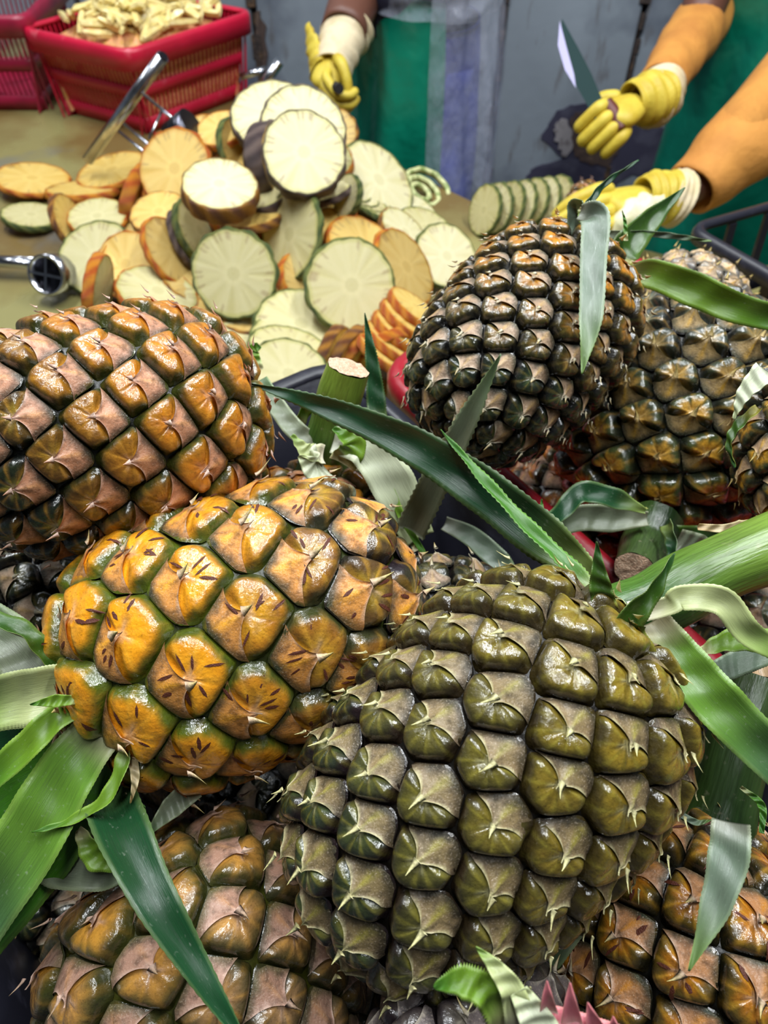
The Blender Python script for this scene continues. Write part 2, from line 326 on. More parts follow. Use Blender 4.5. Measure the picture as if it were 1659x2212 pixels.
def slice_meshes(flesh, rind, thick, sd_):
    key = (flesh, rind, thick, sd_)
    if key in _sc: return _sc[key]
    rng = np.random.default_rng(sd_+3); K = 96; rings = np.array([.04, .09, .13, .17, .21, .3, .4, .5, .6, .7, .78, .85, .91, .955])
    th = np.arange(K)*2*PI/K; lob = 11+sd_; ph = rng.uniform(0, 6, 4)
    Rv_ = 1+.038*np.abs(np.sin(lob*th/2+ph[0]))+.018*np.sin(2*th+ph[1])+.012*np.sin(3*th+ph[2])+rng.normal(0, .004, K)
    c0, c1, c2 = FL[flesh]; V = [(0, 0, thick/2)]; Cc = [c1]
    nf = rng.normal(0, 1, K); nf = (nf+np.roll(nf, 1))/2; eyes_ = rng.choice(K, 16, replace=False)
    for r in rings:
        for k in range(K):
            V.append((r*Rv_[k]*math.cos(th[k]), r*Rv_[k]*math.sin(th[k]), thick/2 - .010*abs(nf[k])*r*(r > .3) - .004*abs(nf[k])*.1*(r > .3) - .0006*(r < .13)))
            st = .5+.5*math.sin(9*th[k]+ph[3]+nf[k]*.4); g = .30*st+.42*abs(nf[k])*min(1, r*1.5)
            cc = c0*(1-g)+c1*g
            if r < .15: cc = cc*.6+c1*.9*.4
            elif r < .22: cc = cc*.5+c0*.5*1.1
            if r > .9: cc = cc*.45+c2*.55
            if .76 < r < .92 and min(abs((k-e+K/2) % K-K/2) for e in eyes_) < .8: cc = cc*.55+L(120, 80, 40)*.45
            Cc.append(cc)
    top = len(V); F = [(0, 1+k, 1+(k+1) % K) for k in range(K)]
    for j in range(len(rings)-1):
        for k in range(K): F += [(1+j*K+k, 1+(j+1)*K+k, 1+(j+1)*K+(k+1) % K), (1+j*K+k, 1+(j+1)*K+(k+1) % K, 1+j*K+(k+1) % K)]
    V = np.array(V); F = np.array(F); Vb = V.copy(); Vb[:, 2] *= -1; V2 = np.concatenate([V, Vb]); F2 = np.concatenate([F, F[:, ::-1]+top]); C2 = np.clip(np.concatenate([Cc, Cc]), 0, 1)
    f = mesh_np('flesh', V2, F2, M['flesh'], None, col=C2); fm = f.data; bpy.data.objects.remove(f)
    r0, r1 = RN[rind]; V = []; Cc = []; rows = [(.95, 1.0, 0), (.985, 1.02, .3), (1.01, .7, 1), (1.02, 0, 1), (1.01, -.7, 1), (.985, -1.02, .3), (.95, -1.0, 0)]
    for (rr, zz, w) in rows:
        for k in range(K):
            bump_ = .018*w*np.sin(lob*th[k]/2*2+ph[0]+zz)+rng.normal(0, .006)*w
            V.append(((rr*Rv_[k]+bump_)*math.cos(th[k]), (rr*Rv_[k]+bump_)*math.sin(th[k]), zz*thick/2))
            g = .5+.5*math.sin(lob*th[k]+ph[1]+zz*2); cc = r0*(1-g)+r1*g
            if w < .2: cc = cc*.5+c2*.5
            Cc.append(cc)
    n = len(rows); F = [(j*K+k, (j+1)*K+k, (j+1)*K+(k+1) % K, j*K+(k+1) % K) for j in range(n-1) for k in range(K)]
    f = mesh_np('rind', V, np.array(F), M['rind'], None, col=np.clip(np.array(Cc), 0, 1)); rm = f.data; bpy.data.objects.remove(f)
    _sc[key] = (fm, rm); return fm, rm
def slc(label, px, py, a, q, ang, h, flesh='cream', rind='green', th=.011, flip=1, group=None, sd_=None, name='pineapple_slice', R=None):
    d = zdepth(px, py, TZ+h); R = R or a*d/FPX; p = W(px, py, d)
    ray = (CAM-p).normalized(); an = math.radians(ang)
    mj = (Rv*math.cos(an)+Uv*math.sin(an)); mj = (mj-ray*mj.dot(ray)).normalized(); perp = ray.cross(mj).normalized()
    if perp.dot(Uv) < 0: perp = -perp
    n = (ray*q + perp*flip*math.sqrt(max(0, 1-q*q))).normalized(); y = n.cross(mj)
    rot = Matrix((mj, y, n)).transposed()
    low = R*math.sqrt(max(0, 1-n.z**2))+th/2*abs(n.z)
    if p.z-low < TZ+.001: p = p + Vector((0, 0, TZ+.001+low-p.z))
    r = bpy.data.objects.new(name, None); COL.objects.link(r); r.empty_display_size = .02
    r.matrix_world = Matrix.Translation(p) @ rot.to_4x4() @ Matrix.Rotation(random.uniform(0, 6.28), 4, 'Z') @ Matrix.Diagonal((R, R, R, 1))
    r.location = p; tag(r, label, 'pineapple slice', group or 'cut pineapple slices piled on the table')
    fm, rm = slice_meshes(flesh, rind, round(th/R*20)/20 if th/R > .12 else .2, sd_ if sd_ is not None else random.randint(0, 2))
    for nm, me in (('flesh', fm), ('rind', rm)):
        o = bpy.data.objects.new(nm, me); COL.objects.link(o); o.parent = r
    return r
S_ = [
('round pale slice with thin green rim, front of the pile, upright and facing the camera', 507, 592, 92, .95, 80, .095),
('largest pale slice with a clear tan core ring, right of centre in the pile', 757, 618, 99, .93, -50, .100),
('pale oval slice leaning between the two big upright slices', 630, 507, 94, .62, 78, .105),
('thick white slice crowning the pile, facing the camera', 657, 338, 87, .93, 0, .195, 'white', 'purple', .030),
('white slice just behind the one crowning the pile', 655, 280, 92, .84, -15, .190, 'white', 'purple', .016),
('highest white slice at the back left of the crown of the pile', 588, 258, 84, .78, 10, .180, 'white', 'purple', .024),
('bright yellow white slice on a brown rind, just left below the crown', 476, 413, 80, .62, 0, .160, 'white', 'brown', .026),
('large yellow slice with scalloped edge, leaning upper left in the pile', 380, 366, 80, .88, 60, .125, 'yellow', 'orange'),
('yellow slice behind the scalloped yellow one, near the steel handle', 440, 312, 62, .80, 40, .120, 'yellow', 'orange'),
('dull tan slice standing between the yellow slices and the purple rind', 512, 322, 62, .55, 105, .125, 'tan', 'green'),
('topmost yellow slice touching the red basket side', 478, 282, 52, .60, 20, .150, 'yellow', 'orange'),
('lone yellow slice lying flat at the far left edge', 75, 402, 74, .43, 0, .006, 'yellow', 'orange'),
('yellow slice propped up beside the foot of the steel handle', 243, 370, 76, .38, 20, .03, 'yellow', 'orange'),
('thin yellow slice lying low with its orange rind toward the camera', 183, 421, 74, .20, 4, .014, 'yellow', 'orange'),
('pale oval slice with green rim at the left, above the steel wheel', 72, 480, 57, .44, 0, .006, 'cream', 'green'),
('pale slice tilted up right of the low green rimmed oval', 212, 472, 60, .60, 12, .050, 'cream', 'orange'),
('yellow slice showing its curved edge, left of the tilted pale one', 150, 488, 55, .50, 115, .035, 'yellow', 'brown'),
('broad pale yellow slice beside the black and steel wheel', 215, 570, 82, .82, 45, .030, 'cream', 'green'),
('yellow slice with small pale core, behind the upright orange rind', 275, 572, 72, .80, 60, .050, 'yellow', 'orange'),
('tan slice leaning steeply left of the upright front slice', 372, 545, 76, .62, 125, .070, 'tan', 'orange'),
('wide cream slice lying low in front with an orange left rim', 340, 634, 84, .60, -12, .050, 'cream', 'orange'),
('slice standing on edge with bright orange rind, lower left of the pile', 212, 630, 78, .26, 84, .070, 'cream', 'orange', .016, -1),
('yellow slice peeping out below the scalloped yellow one', 345, 462, 62, .62, 20, .085, 'yellow', 'brown'),
('slice seen by its amber brown rind, left of the scalloped yellow one', 300, 425, 66, .30, 70, .060, 'yellow', 'orange', .022, -1),
('greyish slice squeezed under the bright yellow white one', 425, 500, 68, .55, 115, .085, 'cream', 'green'),
('second greyish slice squeezed under the bright yellow white one, lower', 410, 520, 66, .45, 118, .070, 'cream', 'purple'),
('yellow slice just above the spines of the rusty orange pineapple', 440, 690, 70, .55, 10, .030, 'yellow', 'orange'),
('small cream slice right of the rusty pineapple spines', 525, 735, 62, .66, 0, .030, 'cream', 'orange'),
('cream slice with dark seed spots, tucked under the large pale slice', 650, 705, 98, .74, -12, .060, 'cream', 'green'),
('thin green rimmed slice, upper of the fanned stack in front', 635, 742, 92, .55, -14, .060, 'cream', 'green'),
('thin green rimmed slice, lower of the fanned stack in front', 628, 765, 90, .58, -16, .065, 'cream', 'green'),
('cream slice standing behind the black crate corner', 622, 812, 86, .88, -20, .085, 'cream', 'green'),
('golden slice with a brown eye mark, right of the leaning oval', 745, 510, 74, .55, -32, .085, 'yellow', 'brown'),
('golden slice peeking over the largest pale slice', 790, 548, 92, .62, -42, .080, 'yellow', 'orange'),
('tan slice leaning right behind the largest pale slice', 872, 580, 88, .52, -62, .070, 'tan', 'orange'),
('big pale yellow slice resting near the far table edge', 815, 392, 92, .60, -48, .080, 'white', 'green'),
('white slice with pinkish edge under the far golden slices', 872, 505, 62, .5, -45, .050, 'white', 'brown'),
('pale slice lying near the blue grey patch of the table', 920, 498, 66, .55, -30, .030, 'cream', 'green'),
('small pale slice above the one near the blue grey patch', 895, 455, 52, .45, -30, .030, 'white', 'green'),
('white wedge shaped slice left of the dark wet pineapple', 962, 562, 72, .80, -55, .035, 'white', 'green'),
('white slice hanging below the thick crowning slice', 690, 412, 72, .36, 12, .130, 'white', 'purple'),
('small white slice wedged right of the crowning slice', 752, 425, 44, .55, 75, .125, 'white', 'green'),
('slice mostly hidden by its dark purple rind, left flank of the crown', 590, 350, 80, .50, 100, .150, 'tan', 'purple', .03),
('slice under the purple rinds on the left flank of the crown', 600, 420, 76, .40, 30, .120, 'cream', 'purple', .03),
('amber slice in the shade below the leaning pale oval', 575, 615, 84, .55, 10, .045, 'tan', 'brown'),
('slice with brown rind in the shade left of the fanned stack', 545, 680, 80, .50, 0, .03, 'tan', 'brown'),
('dark rinded slice under the bright yellow white one, right side', 545, 470, 70, .35, 10, .11, 'yellow', 'brown'),
]
for t in S_: slc(*t)
for k in range(6):
    nm = ['first', 'second', 'third', 'fourth', 'fifth', 'sixth'][k]
    slc(nm+' from the left of the thin overlapping pale green slices behind the leaning oval', 752+k*17, 412+k*10, 50, .36, -22-k*2, .085-k*.006, 'white' if k < 2 else 'cream', 'green', .007)
for k in range(5):
    nm = ['topmost', 'second', 'third', 'fourth', 'lowest'][k]
    slc(nm+' of the orange rinded slices stacked on edge beside the dark wet pineapple', 893-k*17, 668+k*24, 62, .30, -38, .075-k*.003, 'yellow', 'orange', .012)
for k in range(4):
    nm = ['leftmost', 'second from left', 'third from left', 'rightmost'][k]
    slc(nm+' of the upright golden brown slices behind the cut green stalk', 718+k*36, 770-k*4, 66, .34, 72-k*14, .050, 'yellow', 'brown' if k < 2 else 'orange', .014, -1)
for k in range(7):
    nm = ['first', 'second', 'third', 'fourth', 'fifth', 'sixth', 'seventh'][k]
    slc(nm+' slice from the left in the row the right hand worker is cutting', 1045+k*25, 488-k*4, 38, .62, 80-k*2, .012, 'white' if k % 2 else 'cream', 'green', .008, 1, 'slices in the row by the glove', R=.040)
# buried slices under the heap
for k, (px, py, h) in enumerate([(460, 540, .05), (560, 560, .05), (680, 590, .05), (640, 450, .09), (520, 460, .09), (700, 480, .06), (600, 330, .11), (560, 400, .11), (690, 350, .13), (380, 430, .06), (330, 510, .04), (300, 600, .02), (420, 620, .03), (800, 640, .03), (840, 640, .03), (730, 700, .02), (560, 640, .02), (760, 430, .05), (640, 300, .13), (700, 300, .12), (420, 350, .08), (500, 380, .10), (820, 700, .02), (660, 640, .03)]):
    slc('slice buried inside the heap with only a bit of edge showing', px, py, 72, random.uniform(.45, .8), random.uniform(-60, 60), h, random.choice(['yellow', 'tan', 'cream']), random.choice(['brown', 'green', 'orange']), .018, group='slices buried in the heap')
# rings of peel
def torus_ring(px, py, a, q, ang, h, w, label, zoff):
    d = zdepth(px, py, TZ+h); R = a*d/FPX; p = W(px, py, d); ray = (CAM-p).normalized(); an = math.radians(ang)
    mj = Rv*math.cos(an)+Uv*math.sin(an); mj = (mj-ray*mj.dot(ray)).normalized(); perp = ray.cross(mj)
    if perp.dot(Uv) < 0: perp = -perp
    n = (ray*q+perp*math.sqrt(1-q*q)).normalized(); y = n.cross(mj); mm = np.array([mj, y, n])
    th = np.arange(64)*2*PI/64; rr = 1+.02*np.sin(9*th); loops = []
    for (f, z) in ((1, -.5), (1.0, .5), (1-w*.3, .62), (1-w, .5), (1-w, -.5)):
        loops.append(np.stack([R*f*rr*np.cos(th), R*f*rr*np.sin(th), z*.009+0*th+zoff], 1) @ mm + np.array(p))
    o = loft('peel_ring', loops, M['peel'], None, True, smooth=True); tag(o, label, 'fruit peel', 'rings of peel by the table edge')
M['peel'] = mat('peel', lin((205, 208, 150)), .4, noise=[(90, lin((110, 135, 60)), .5, .62, .8)], bump=(300, .4, .001))
torus_ring(922, 410, 56, .66, -35, .010, .16, 'largest green white ring of peel at the table edge', 0)
torus_ring(914, 414, 42, .56, -38, .012, .22, 'middle ring of peel lying inside the largest one', 0)
torus_ring(908, 416, 26, .52, -38, .012, .34, 'smallest ring of peel lying inside the middle one', 0)
# ---------------------------------------------------------------- pineapples
GOLD = PI*(3-math.sqrt(5))
def superq(b, a, r, n, taper):
    pass
class Shape:
    def __init__(s, base, apex, r, n, taper):
        s.c = (base+apex)/2; s.b = (apex-base).length/2; s.a = r; s.n = n; s.tp = taper
        z = (apex-base).normalized(); x = z.cross(Vector((0, 0, 1)))
        if x.length < .1: x = z.cross(Vector((1, 0, 0)))
        x.normalize(); y = z.cross(x)
        s.R = np.array([x, y, z]).T; s.cn = np.array(s.c)
    def proj(s, P):   # local radial projection on the superquadric
        rho = np.linalg.norm(P[..., :2], axis=-1); F = (rho/s.a)**s.n + (np.abs(P[..., 2])/s.b)**s.n
        return P*(np.maximum(F, 1e-9)**(-1/s.n))[..., None]
    def normal(s, P):
        rho = np.linalg.norm(P[..., :2], axis=-1)+1e-9
        g = np.empty_like(P); k = (rho/s.a)**(s.n-1)/s.a
        g[..., 0] = P[..., 0]/rho*k; g[..., 1] = P[..., 1]/rho*k
        g[..., 2] = np.sign(P[..., 2])*(np.abs(P[..., 2])/s.b)**(s.n-1)/s.b
        return g/np.linalg.norm(g, axis=-1)[..., None]
    def world(s, P):
        Q = P.copy(); k = 1 - s.tp*(P[..., 2]/s.b); Q[..., 0] *= k; Q[..., 1] *= k
        return Q @ s.R.T + s.cn
def prof(rho, T, sT, hs, seams=True, rc=None):
    A1 = sstep(-.46, -.10, sT+.10*(1-rho)); base_rho = rho
    if rc is not None: rho = np.minimum((rho**6+rc**6)**(1/6), 1)
    dome = (1-rho**5.5)**.5*(.86+.22*rho**2) - .22*np.exp(-(rho/.28)**2)
    if seams:
        for tc_ in (PI/2-.62, PI/2+.62):
            dome = dome - .10*np.exp(-((T-tc_)/.10)**2)*sstep(.08, .2, rho)*(1-sstep(.6, .85, rho))
    rho = base_rho
    basep = .10*(1-rho) + .92*(1-rho)**2.0 + .10*np.exp(-((T+PI/2)/.25)**2)*(1-rho)*rho*2
    return hs*(A1*dome + (1-A1)*basep), A1
def pineapple(label, base, apex, r, neyes, pal, roll=0, nexp=2.5, taper=.06, K=44, Mr=13, H=.0052, ripe=((0, 0), .7), spike=1.0, scars=0, cull=-.30, seed=0):
    rng = np.random.default_rng(seed+5)
    S = Shape(base, apex, r, nexp, taper)
    root = empty('pineapple', S.c, label, 'pineapple', 'whole pineapples in the crates')
    # cumulative area along the axis
    zz = np.sin(np.linspace(-PI/2, PI/2, 2001))*S.b*.99999
    rr = S.a*(1-(np.abs(zz)/S.b)**S.n)**(1/S.n)
    dA = (rr[1:]+rr[:-1])/2*np.hypot(np.diff(zz), np.diff(rr)); A = np.concatenate([[0], np.cumsum(dA)]); A /= A[-1]
    i = np.arange(neyes); u = (i+.5)/neyes
    z = np.interp(u, A, zz); ph = i*GOLD + roll
    rad = np.interp(z, zz, rr)
    ph = ph + rng.normal(0, .022, neyes)
    C = S.proj(np.stack([rad*np.cos(ph), rad*np.sin(ph), z + rng.normal(0, .0006, neyes)], 1)); Nn = S.normal(C)
    vis_dir = (np.array(CAM)-S.world(C)); vis_dir /= np.linalg.norm(vis_dir, axis=1)[:, None]
    facing = ((Nn @ S.R.T)*vis_dir).sum(1)
    ax = np.array([0, 0, 1.0])
    # dark groove body
    nu, nv = 64, 40
    th = np.linspace(-PI/2, PI/2, nv); pp = np.arange(nu)*2*PI/nu
    Z = np.sin(th)*S.b; Rr = S.a*np.maximum(1-(np.abs(Z)/S.b)**S.n, 0)**(1/S.n)
    G = np.stack([Rr[:, None]*np.cos(pp), Rr[:, None]*np.sin(pp), Z[:, None]+0*pp], -1).reshape(-1, 3)
    G = S.world(G*(1-.0030/S.a))
    idx = np.arange(nu*nv).reshape(nv, nu)
    q = np.stack([idx[:-1], np.roll(idx, -1, 1)[:-1], np.roll(idx, -1, 1)[1:], idx[1:]], -1).reshape(-1, 4)
    mesh_np('body', G, q, M['core'], root, col=np.tile(pal['groove'], (len(G), 1)))
    th = np.linspace(0, 2*PI, K, endpoint=False); ct, st = np.cos(th), np.sin(th)
    rings = np.linspace(0, 1, Mr+1)[1:]**.85
    fa = []
    for k in range(K): fa.append((0, 1+k, 1+(k+1) % K))
    tri = np.array(fa); quads = []
    for j in range(Mr-1):
        for k in range(K):
            k2 = (k+1) % K; quads.append((1+j*K+k, 1+(j+1)*K+k, 1+(j+1)*K+k2, 1+j*K+k2))
    quads = np.array(quads)
    tris = np.concatenate([tri, quads[:, [0, 1, 2]], quads[:, [0, 2, 3]]])
    rho = np.concatenate([[0], np.repeat(rings, K)]); T = np.concatenate([[PI/2], np.tile(th, Mr)])
    sT = np.sin(T)*np.minimum(1, rho*4)
    (rdx, rdy), rbase = ripe
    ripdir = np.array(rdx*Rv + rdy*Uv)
    scV = []; scF = []
    def makebnd(c, n, ii):
        e2 = ax - n*(ax@n); e2 /= np.linalg.norm(e2)+1e-9; e1 = np.cross(e2, n)
        d = C - c; dist = np.linalg.norm(d, axis=1); near = np.argsort(dist)[1:14]
        inv = np.zeros(K)
        for j in near:
            dj = d[j]-n*(d[j]@n); l = np.linalg.norm(dj)
            if l < 1e-6: continue
            cosa = np.clip(n@Nn[j], -.2, 1); half = dist[j]/2/math.sqrt((1+cosa)/2)
            cx, cy = (dj@e1)/l, (dj@e2)/l
            dot = np.maximum(ct*cx+st*cy, 0)/half
            inv += dot**15
        return e1, e2, inv**(-1/15)
    for ii in range(neyes):
        if facing[ii] < cull: continue
        c, n = C[ii], Nn[ii]; e1, e2, rb = makebnd(c, n, ii)
        rm = rb.mean(); hs = H*(rm/.0125)**.5*rng.uniform(.88, 1.15)
        if 'flat' in pal: hs *= pal['flat']
        RB = np.concatenate([[0], np.tile(rb, Mr)])*.998
        x = rho*RB*np.cos(T); y = rho*RB*np.sin(T)
        rc = np.hypot(x, y)/(rm*1.09); h, A1 = prof(rho, T, sT, hs, True, rc); rhoe = np.minimum((rho**6+(rc*A1)**6)**(1/6), 1.1)
        f1, f2, f3 = rng.uniform(0, 6.28, 3)
        h = h + hs*.05*np.sin(3*T+f1)*rho*(1-rho) + hs*.06*np.sin(x/rm*2.3+f2)*np.cos(y/rm*2.1+f3)*(1-rho**4)
        h = h - (.0010+.0022*A1)*rho**9
        tilt = rng.uniform(-.05, .05)
        P = c + x[:, None]*e1 + (y)[:, None]*e2
        Q = S.proj(P); NN = S.normal(Q)
        Qw = Q + NN*(h + tilt*x)[:, None]
        Vw = S.world(Qw)
        # pigment
        pos = S.world(C[ii][None])[0]-S.cn
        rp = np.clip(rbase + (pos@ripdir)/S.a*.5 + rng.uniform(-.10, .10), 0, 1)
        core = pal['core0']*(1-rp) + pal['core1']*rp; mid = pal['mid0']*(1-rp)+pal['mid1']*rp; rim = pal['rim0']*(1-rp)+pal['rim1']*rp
        wob = .09*np.sin(5*T+f1)+.06*np.sin(11*T+f2)
        e_in = pal.get('e', (.35, .8))
        shift = (rp-.5)*.25
        g1 = sstep(e_in[0]+shift, e_in[1]+shift, rhoe+wob*.8); g2 = sstep(.72, .97, rhoe+wob*.3)
        colr = core*(1-g1)[:, None]+mid*g1[:, None]; colr = colr*(1-g2)[:, None]+rim*g2[:, None]
        ry = np.maximum(0, np.sin(9*T+f3))**3*(rho*(1-rho)*4)*.35
        colr = colr*(1-ry[:, None]) + pal['ray']*ry[:, None]
        stt = np.zeros_like(rho)
        for tc_ in (PI/2-.85, PI/2+.85): stt += np.exp(-((T-tc_)/.22)**2)
        stt = np.clip(stt*(1-sstep(.18, .46, rho)) + (1-sstep(.04, .2, rho)), 0, 1)*pal.get('star', .5)
        colr = colr*(1-stt[:, None]) + pal['btip']*stt[:, None]
        eye = mesh_np('eye', Vw, tris, M['eye'], root, col=colr)
        # bract: fan on the base side, its point lying over the middle and curling up
        ns, nt = 13, 9
        if facing[ii] < -.12: continue
        tt = np.linspace(-1, 1, nt); sp = pal.get('span', .86)
        ang = -PI/2 + tt*(PI/2*sp)
        bx = np.interp(ang % (2*PI), np.append(th, 2*PI), np.append(rb, rb[0]))
        BX = bx*np.cos(ang)*.97; BY = bx*np.sin(ang)*.97
        ss = np.linspace(0, 1, ns)[:, None]; tipy = rm*(.16+rng.uniform(-.05, .08)); tipx = rm*rng.uniform(-.12, .12)
        X = BX*(1-ss)**1.55 + tipx*ss**2; Y = BY*(1-ss) + tipy*ss
        Y = Y - (np.abs(tt)**2)*rm*.55*(ss*(1-ss))**1.0*1.3
        Y = Y - rm*.12*np.abs(tt)**6*(1-ss)
        rr_ = np.hypot(X, Y)/np.interp(np.arctan2(Y, X) % (2*PI), np.append(th, 2*PI), np.append(rb, rb[0])); rr_ = np.minimum(rr_, 1)
        Tb = np.arctan2(Y, X); sTb = np.sin(Tb)*np.minimum(1, rr_*4)
        hb, Ab = prof(rr_, Tb, sTb, hs, False, np.hypot(X, Y)/(rm*1.09))
        hb = hb + .0005 - (.0010+.0022*Ab)*rr_**9 + .0010*np.abs(tt)**5*np.sin(PI*ss)**1 + .0007*np.exp(-(tt/.18)**2)*ss
        hb = hb + .0022*ss**5 + rng.uniform(0, .001)*np.abs(tt)**3*ss*(1-ss)*2
        PB = c + X[..., None]*e1 + Y[..., None]*e2; QB = S.proj(PB); NB = S.normal(QB); QB = QB + NB*hb[..., None]
        # spike
        nk = 6; base_pt = QB[-1, nt//2]; base_n = NB[-1, nt//2]; wbase = rm*.13
        e2b = e2 - base_n*(e2@base_n); e2b /= np.linalg.norm(e2b); e1b = np.cross(e2b, base_n)
        ln = rm*rng.uniform(.35, .62)*spike; curl = rng.uniform(.5, 1.5); side = rng.uniform(-.45, .45)
        SP = []; 
        for k in range(nk):
            f = k/(nk-1); w = wbase*(1-f)**1.1+.00008
            cpt = base_pt + e2b*ln*(f*.75-.55) + e1b*ln*side*f*f*.6 + base_n*(ln*.8*f**1.5*(1.15-.45*f*curl*.6) + .0004)
            ridge = w*.55
            SP += [cpt - e1b*w, cpt + base_n*ridge - e2b*ridge*.3, cpt + e1b*w, cpt - base_n*ridge*.35]
        SP = np.array(SP)
        VB = np.concatenate([QB.reshape(-1, 3), SP]); VBw = S.world(VB)
        ib = np.arange(ns*nt).reshape(ns, nt)
        fq = np.stack([ib[:-1, :-1], ib[:-1, 1:], ib[1:, 1:], ib[1:, :-1]], -1).reshape(-1, 4)
        o0 = ns*nt; fs = []
        for k in range(nk-1):
            for a in range(4):
                fs.append((o0+4*k+a, o0+4*k+(a+1) % 4, o0+4*k+4+(a+1) % 4, o0+4*k+4+a))
        fq = np.concatenate([fq, np.array(fs)])
        tr = rng.uniform(.8, 1.1); bt = pal['bract']*tr; bray = pal['bray']*(1-rp)*.0+pal['bray']
        ray = np.clip(np.exp(-(tt/.22)**2)*.9 + np.exp(-((np.abs(tt)-.62)/.12)**2)*.6, 0, 1)[None]*np.sin(PI*np.clip(ss*1.05+.02, 0, 1))**.7*pal.get('rayk', .8)
        cb = bt*(1-ray[..., None]) + bray*ray[..., None]
        gb = (1-sstep(.02, .28, ss+.06*np.sin(tt*9+f1)))*(1-.35*np.abs(tt))
        bgr = pal['bground']; cb = cb*(1-gb[..., None]) + bgr*gb[..., None]
        lt = np.clip(sstep(.62, .95, ss+0*tt) + .75*sstep(.80, 1, np.abs(tt))*sstep(.1, .3, ss), 0, 1)
        cb = cb*(1-lt[..., None]) + pal['btip']*lt[..., None]
        fk = np.repeat(np.linspace(0, 1, nk), 4)
        cs = pal['btip']*(1-fk)[:, None] + pal['spike']*fk[:, None]
        mesh_np('bract', VBw, fq, M['bract'], eye, col=np.concatenate([cb.reshape(-1, 3), cs]))
        if scars and facing[ii] > -.1:
            for _ in range(rng.integers(2, scars+1)):
                aa = rng.uniform(0, 2*PI); rd = rng.uniform(.35, .75)*rm; cx, cy = rd*math.cos(aa), rd*math.sin(aa)
                dr = aa + rng.uniform(-.5, .5); lw = rng.uniform(.0026, .0052); ww = rng.uniform(.0006, .0012)
                loc = []
                for (lx, ly, lh) in ((-1, 0, -.1), (-.4, .9, .0), (.5, .8, 0), (1, 0, -.1), (.4, -.9, 0), (-.5, -.8, 0), (0, 0, .5)):
                    loc.append((cx+lx*lw*math.cos(dr)-ly*ww*math.sin(dr), cy+lx*lw*math.sin(dr)+ly*ww*math.cos(dr), lh))
                loc = np.array(loc)
                # height read from the nearest eye or bract vertex
                allv = np.concatenate([np.stack([x, y], 1), np.stack([X.ravel(), Y.ravel()], 1)]); allh = np.concatenate([h, hb.ravel()])
                d2 = ((allv[None]-loc[:, None, :2])**2).sum(-1); kk = np.argsort(d2, 1)[:, :5]
                wgt = 1/(np.take_along_axis(d2, kk, 1)+1e-8); hh = (allh[kk]*wgt).sum(1)/wgt.sum(1)
                QS = S.proj(c + loc[:, 0:1]*e1 + loc[:, 1:2]*e2); QS = QS + S.normal(QS)*(hh.max()*.5+hh*.5 + .00025 + loc[:, 2]*.0005)[:, None]
                o = sum(map(len, scV)); scV.append(S.world(QS))
                for k in range(6): scF.append((o+k, o+(k+1) % 6, o+6))
    if scV:
        tag(mesh_np('scar', np.concatenate(scV), np.array(scF), M['scar'], root), 'short brown scars on the skin', kind='stuff')
    root['moved'] = 1
    return root, S
def widthm(wpx, d): return wpx*d/FPX
PALG = dict(  # leaf pigments: base colour, blade colour, tip colour, underside
    dark=(L(120, 140, 70), L(28, 72, 40), L(30, 80, 45), L(95, 125, 100)),
    green=(L(190, 190, 140), L(70, 130, 30), L(60, 120, 35), L(110, 140, 90)),
    lime=(L(205, 196, 150), L(110, 148, 40), L(72, 126, 36), L(140, 150, 90)),
    pale=(L(225, 215, 190), L(190, 200, 140), L(130, 165, 70), L(200, 200, 170)),
    silver=(L(140, 145, 128), L(112, 130, 110), L(110, 140, 74), L(135, 145, 130)),
    blade=(L(222, 212, 175), L(98, 140, 48), L(62, 96, 58), L(150, 165, 145)),
    olive=(L(170, 160, 60), L(60, 95, 25), L(45, 90, 35), L(150, 160, 70)),
    gray=(L(150, 155, 130), L(130, 140, 115), L(100, 125, 85), L(160, 165, 145)),
    cream=(L(215, 220, 195), L(205, 212, 180), L(190, 200, 150), L(215, 218, 200)),
    dry=(L(190, 160, 110), L(215, 195, 150), L(150, 120, 70), L(200, 180, 140)),
    pink=(L(235, 200, 190), L(225, 130, 140), L(215, 120, 130), L(230, 180, 180)))
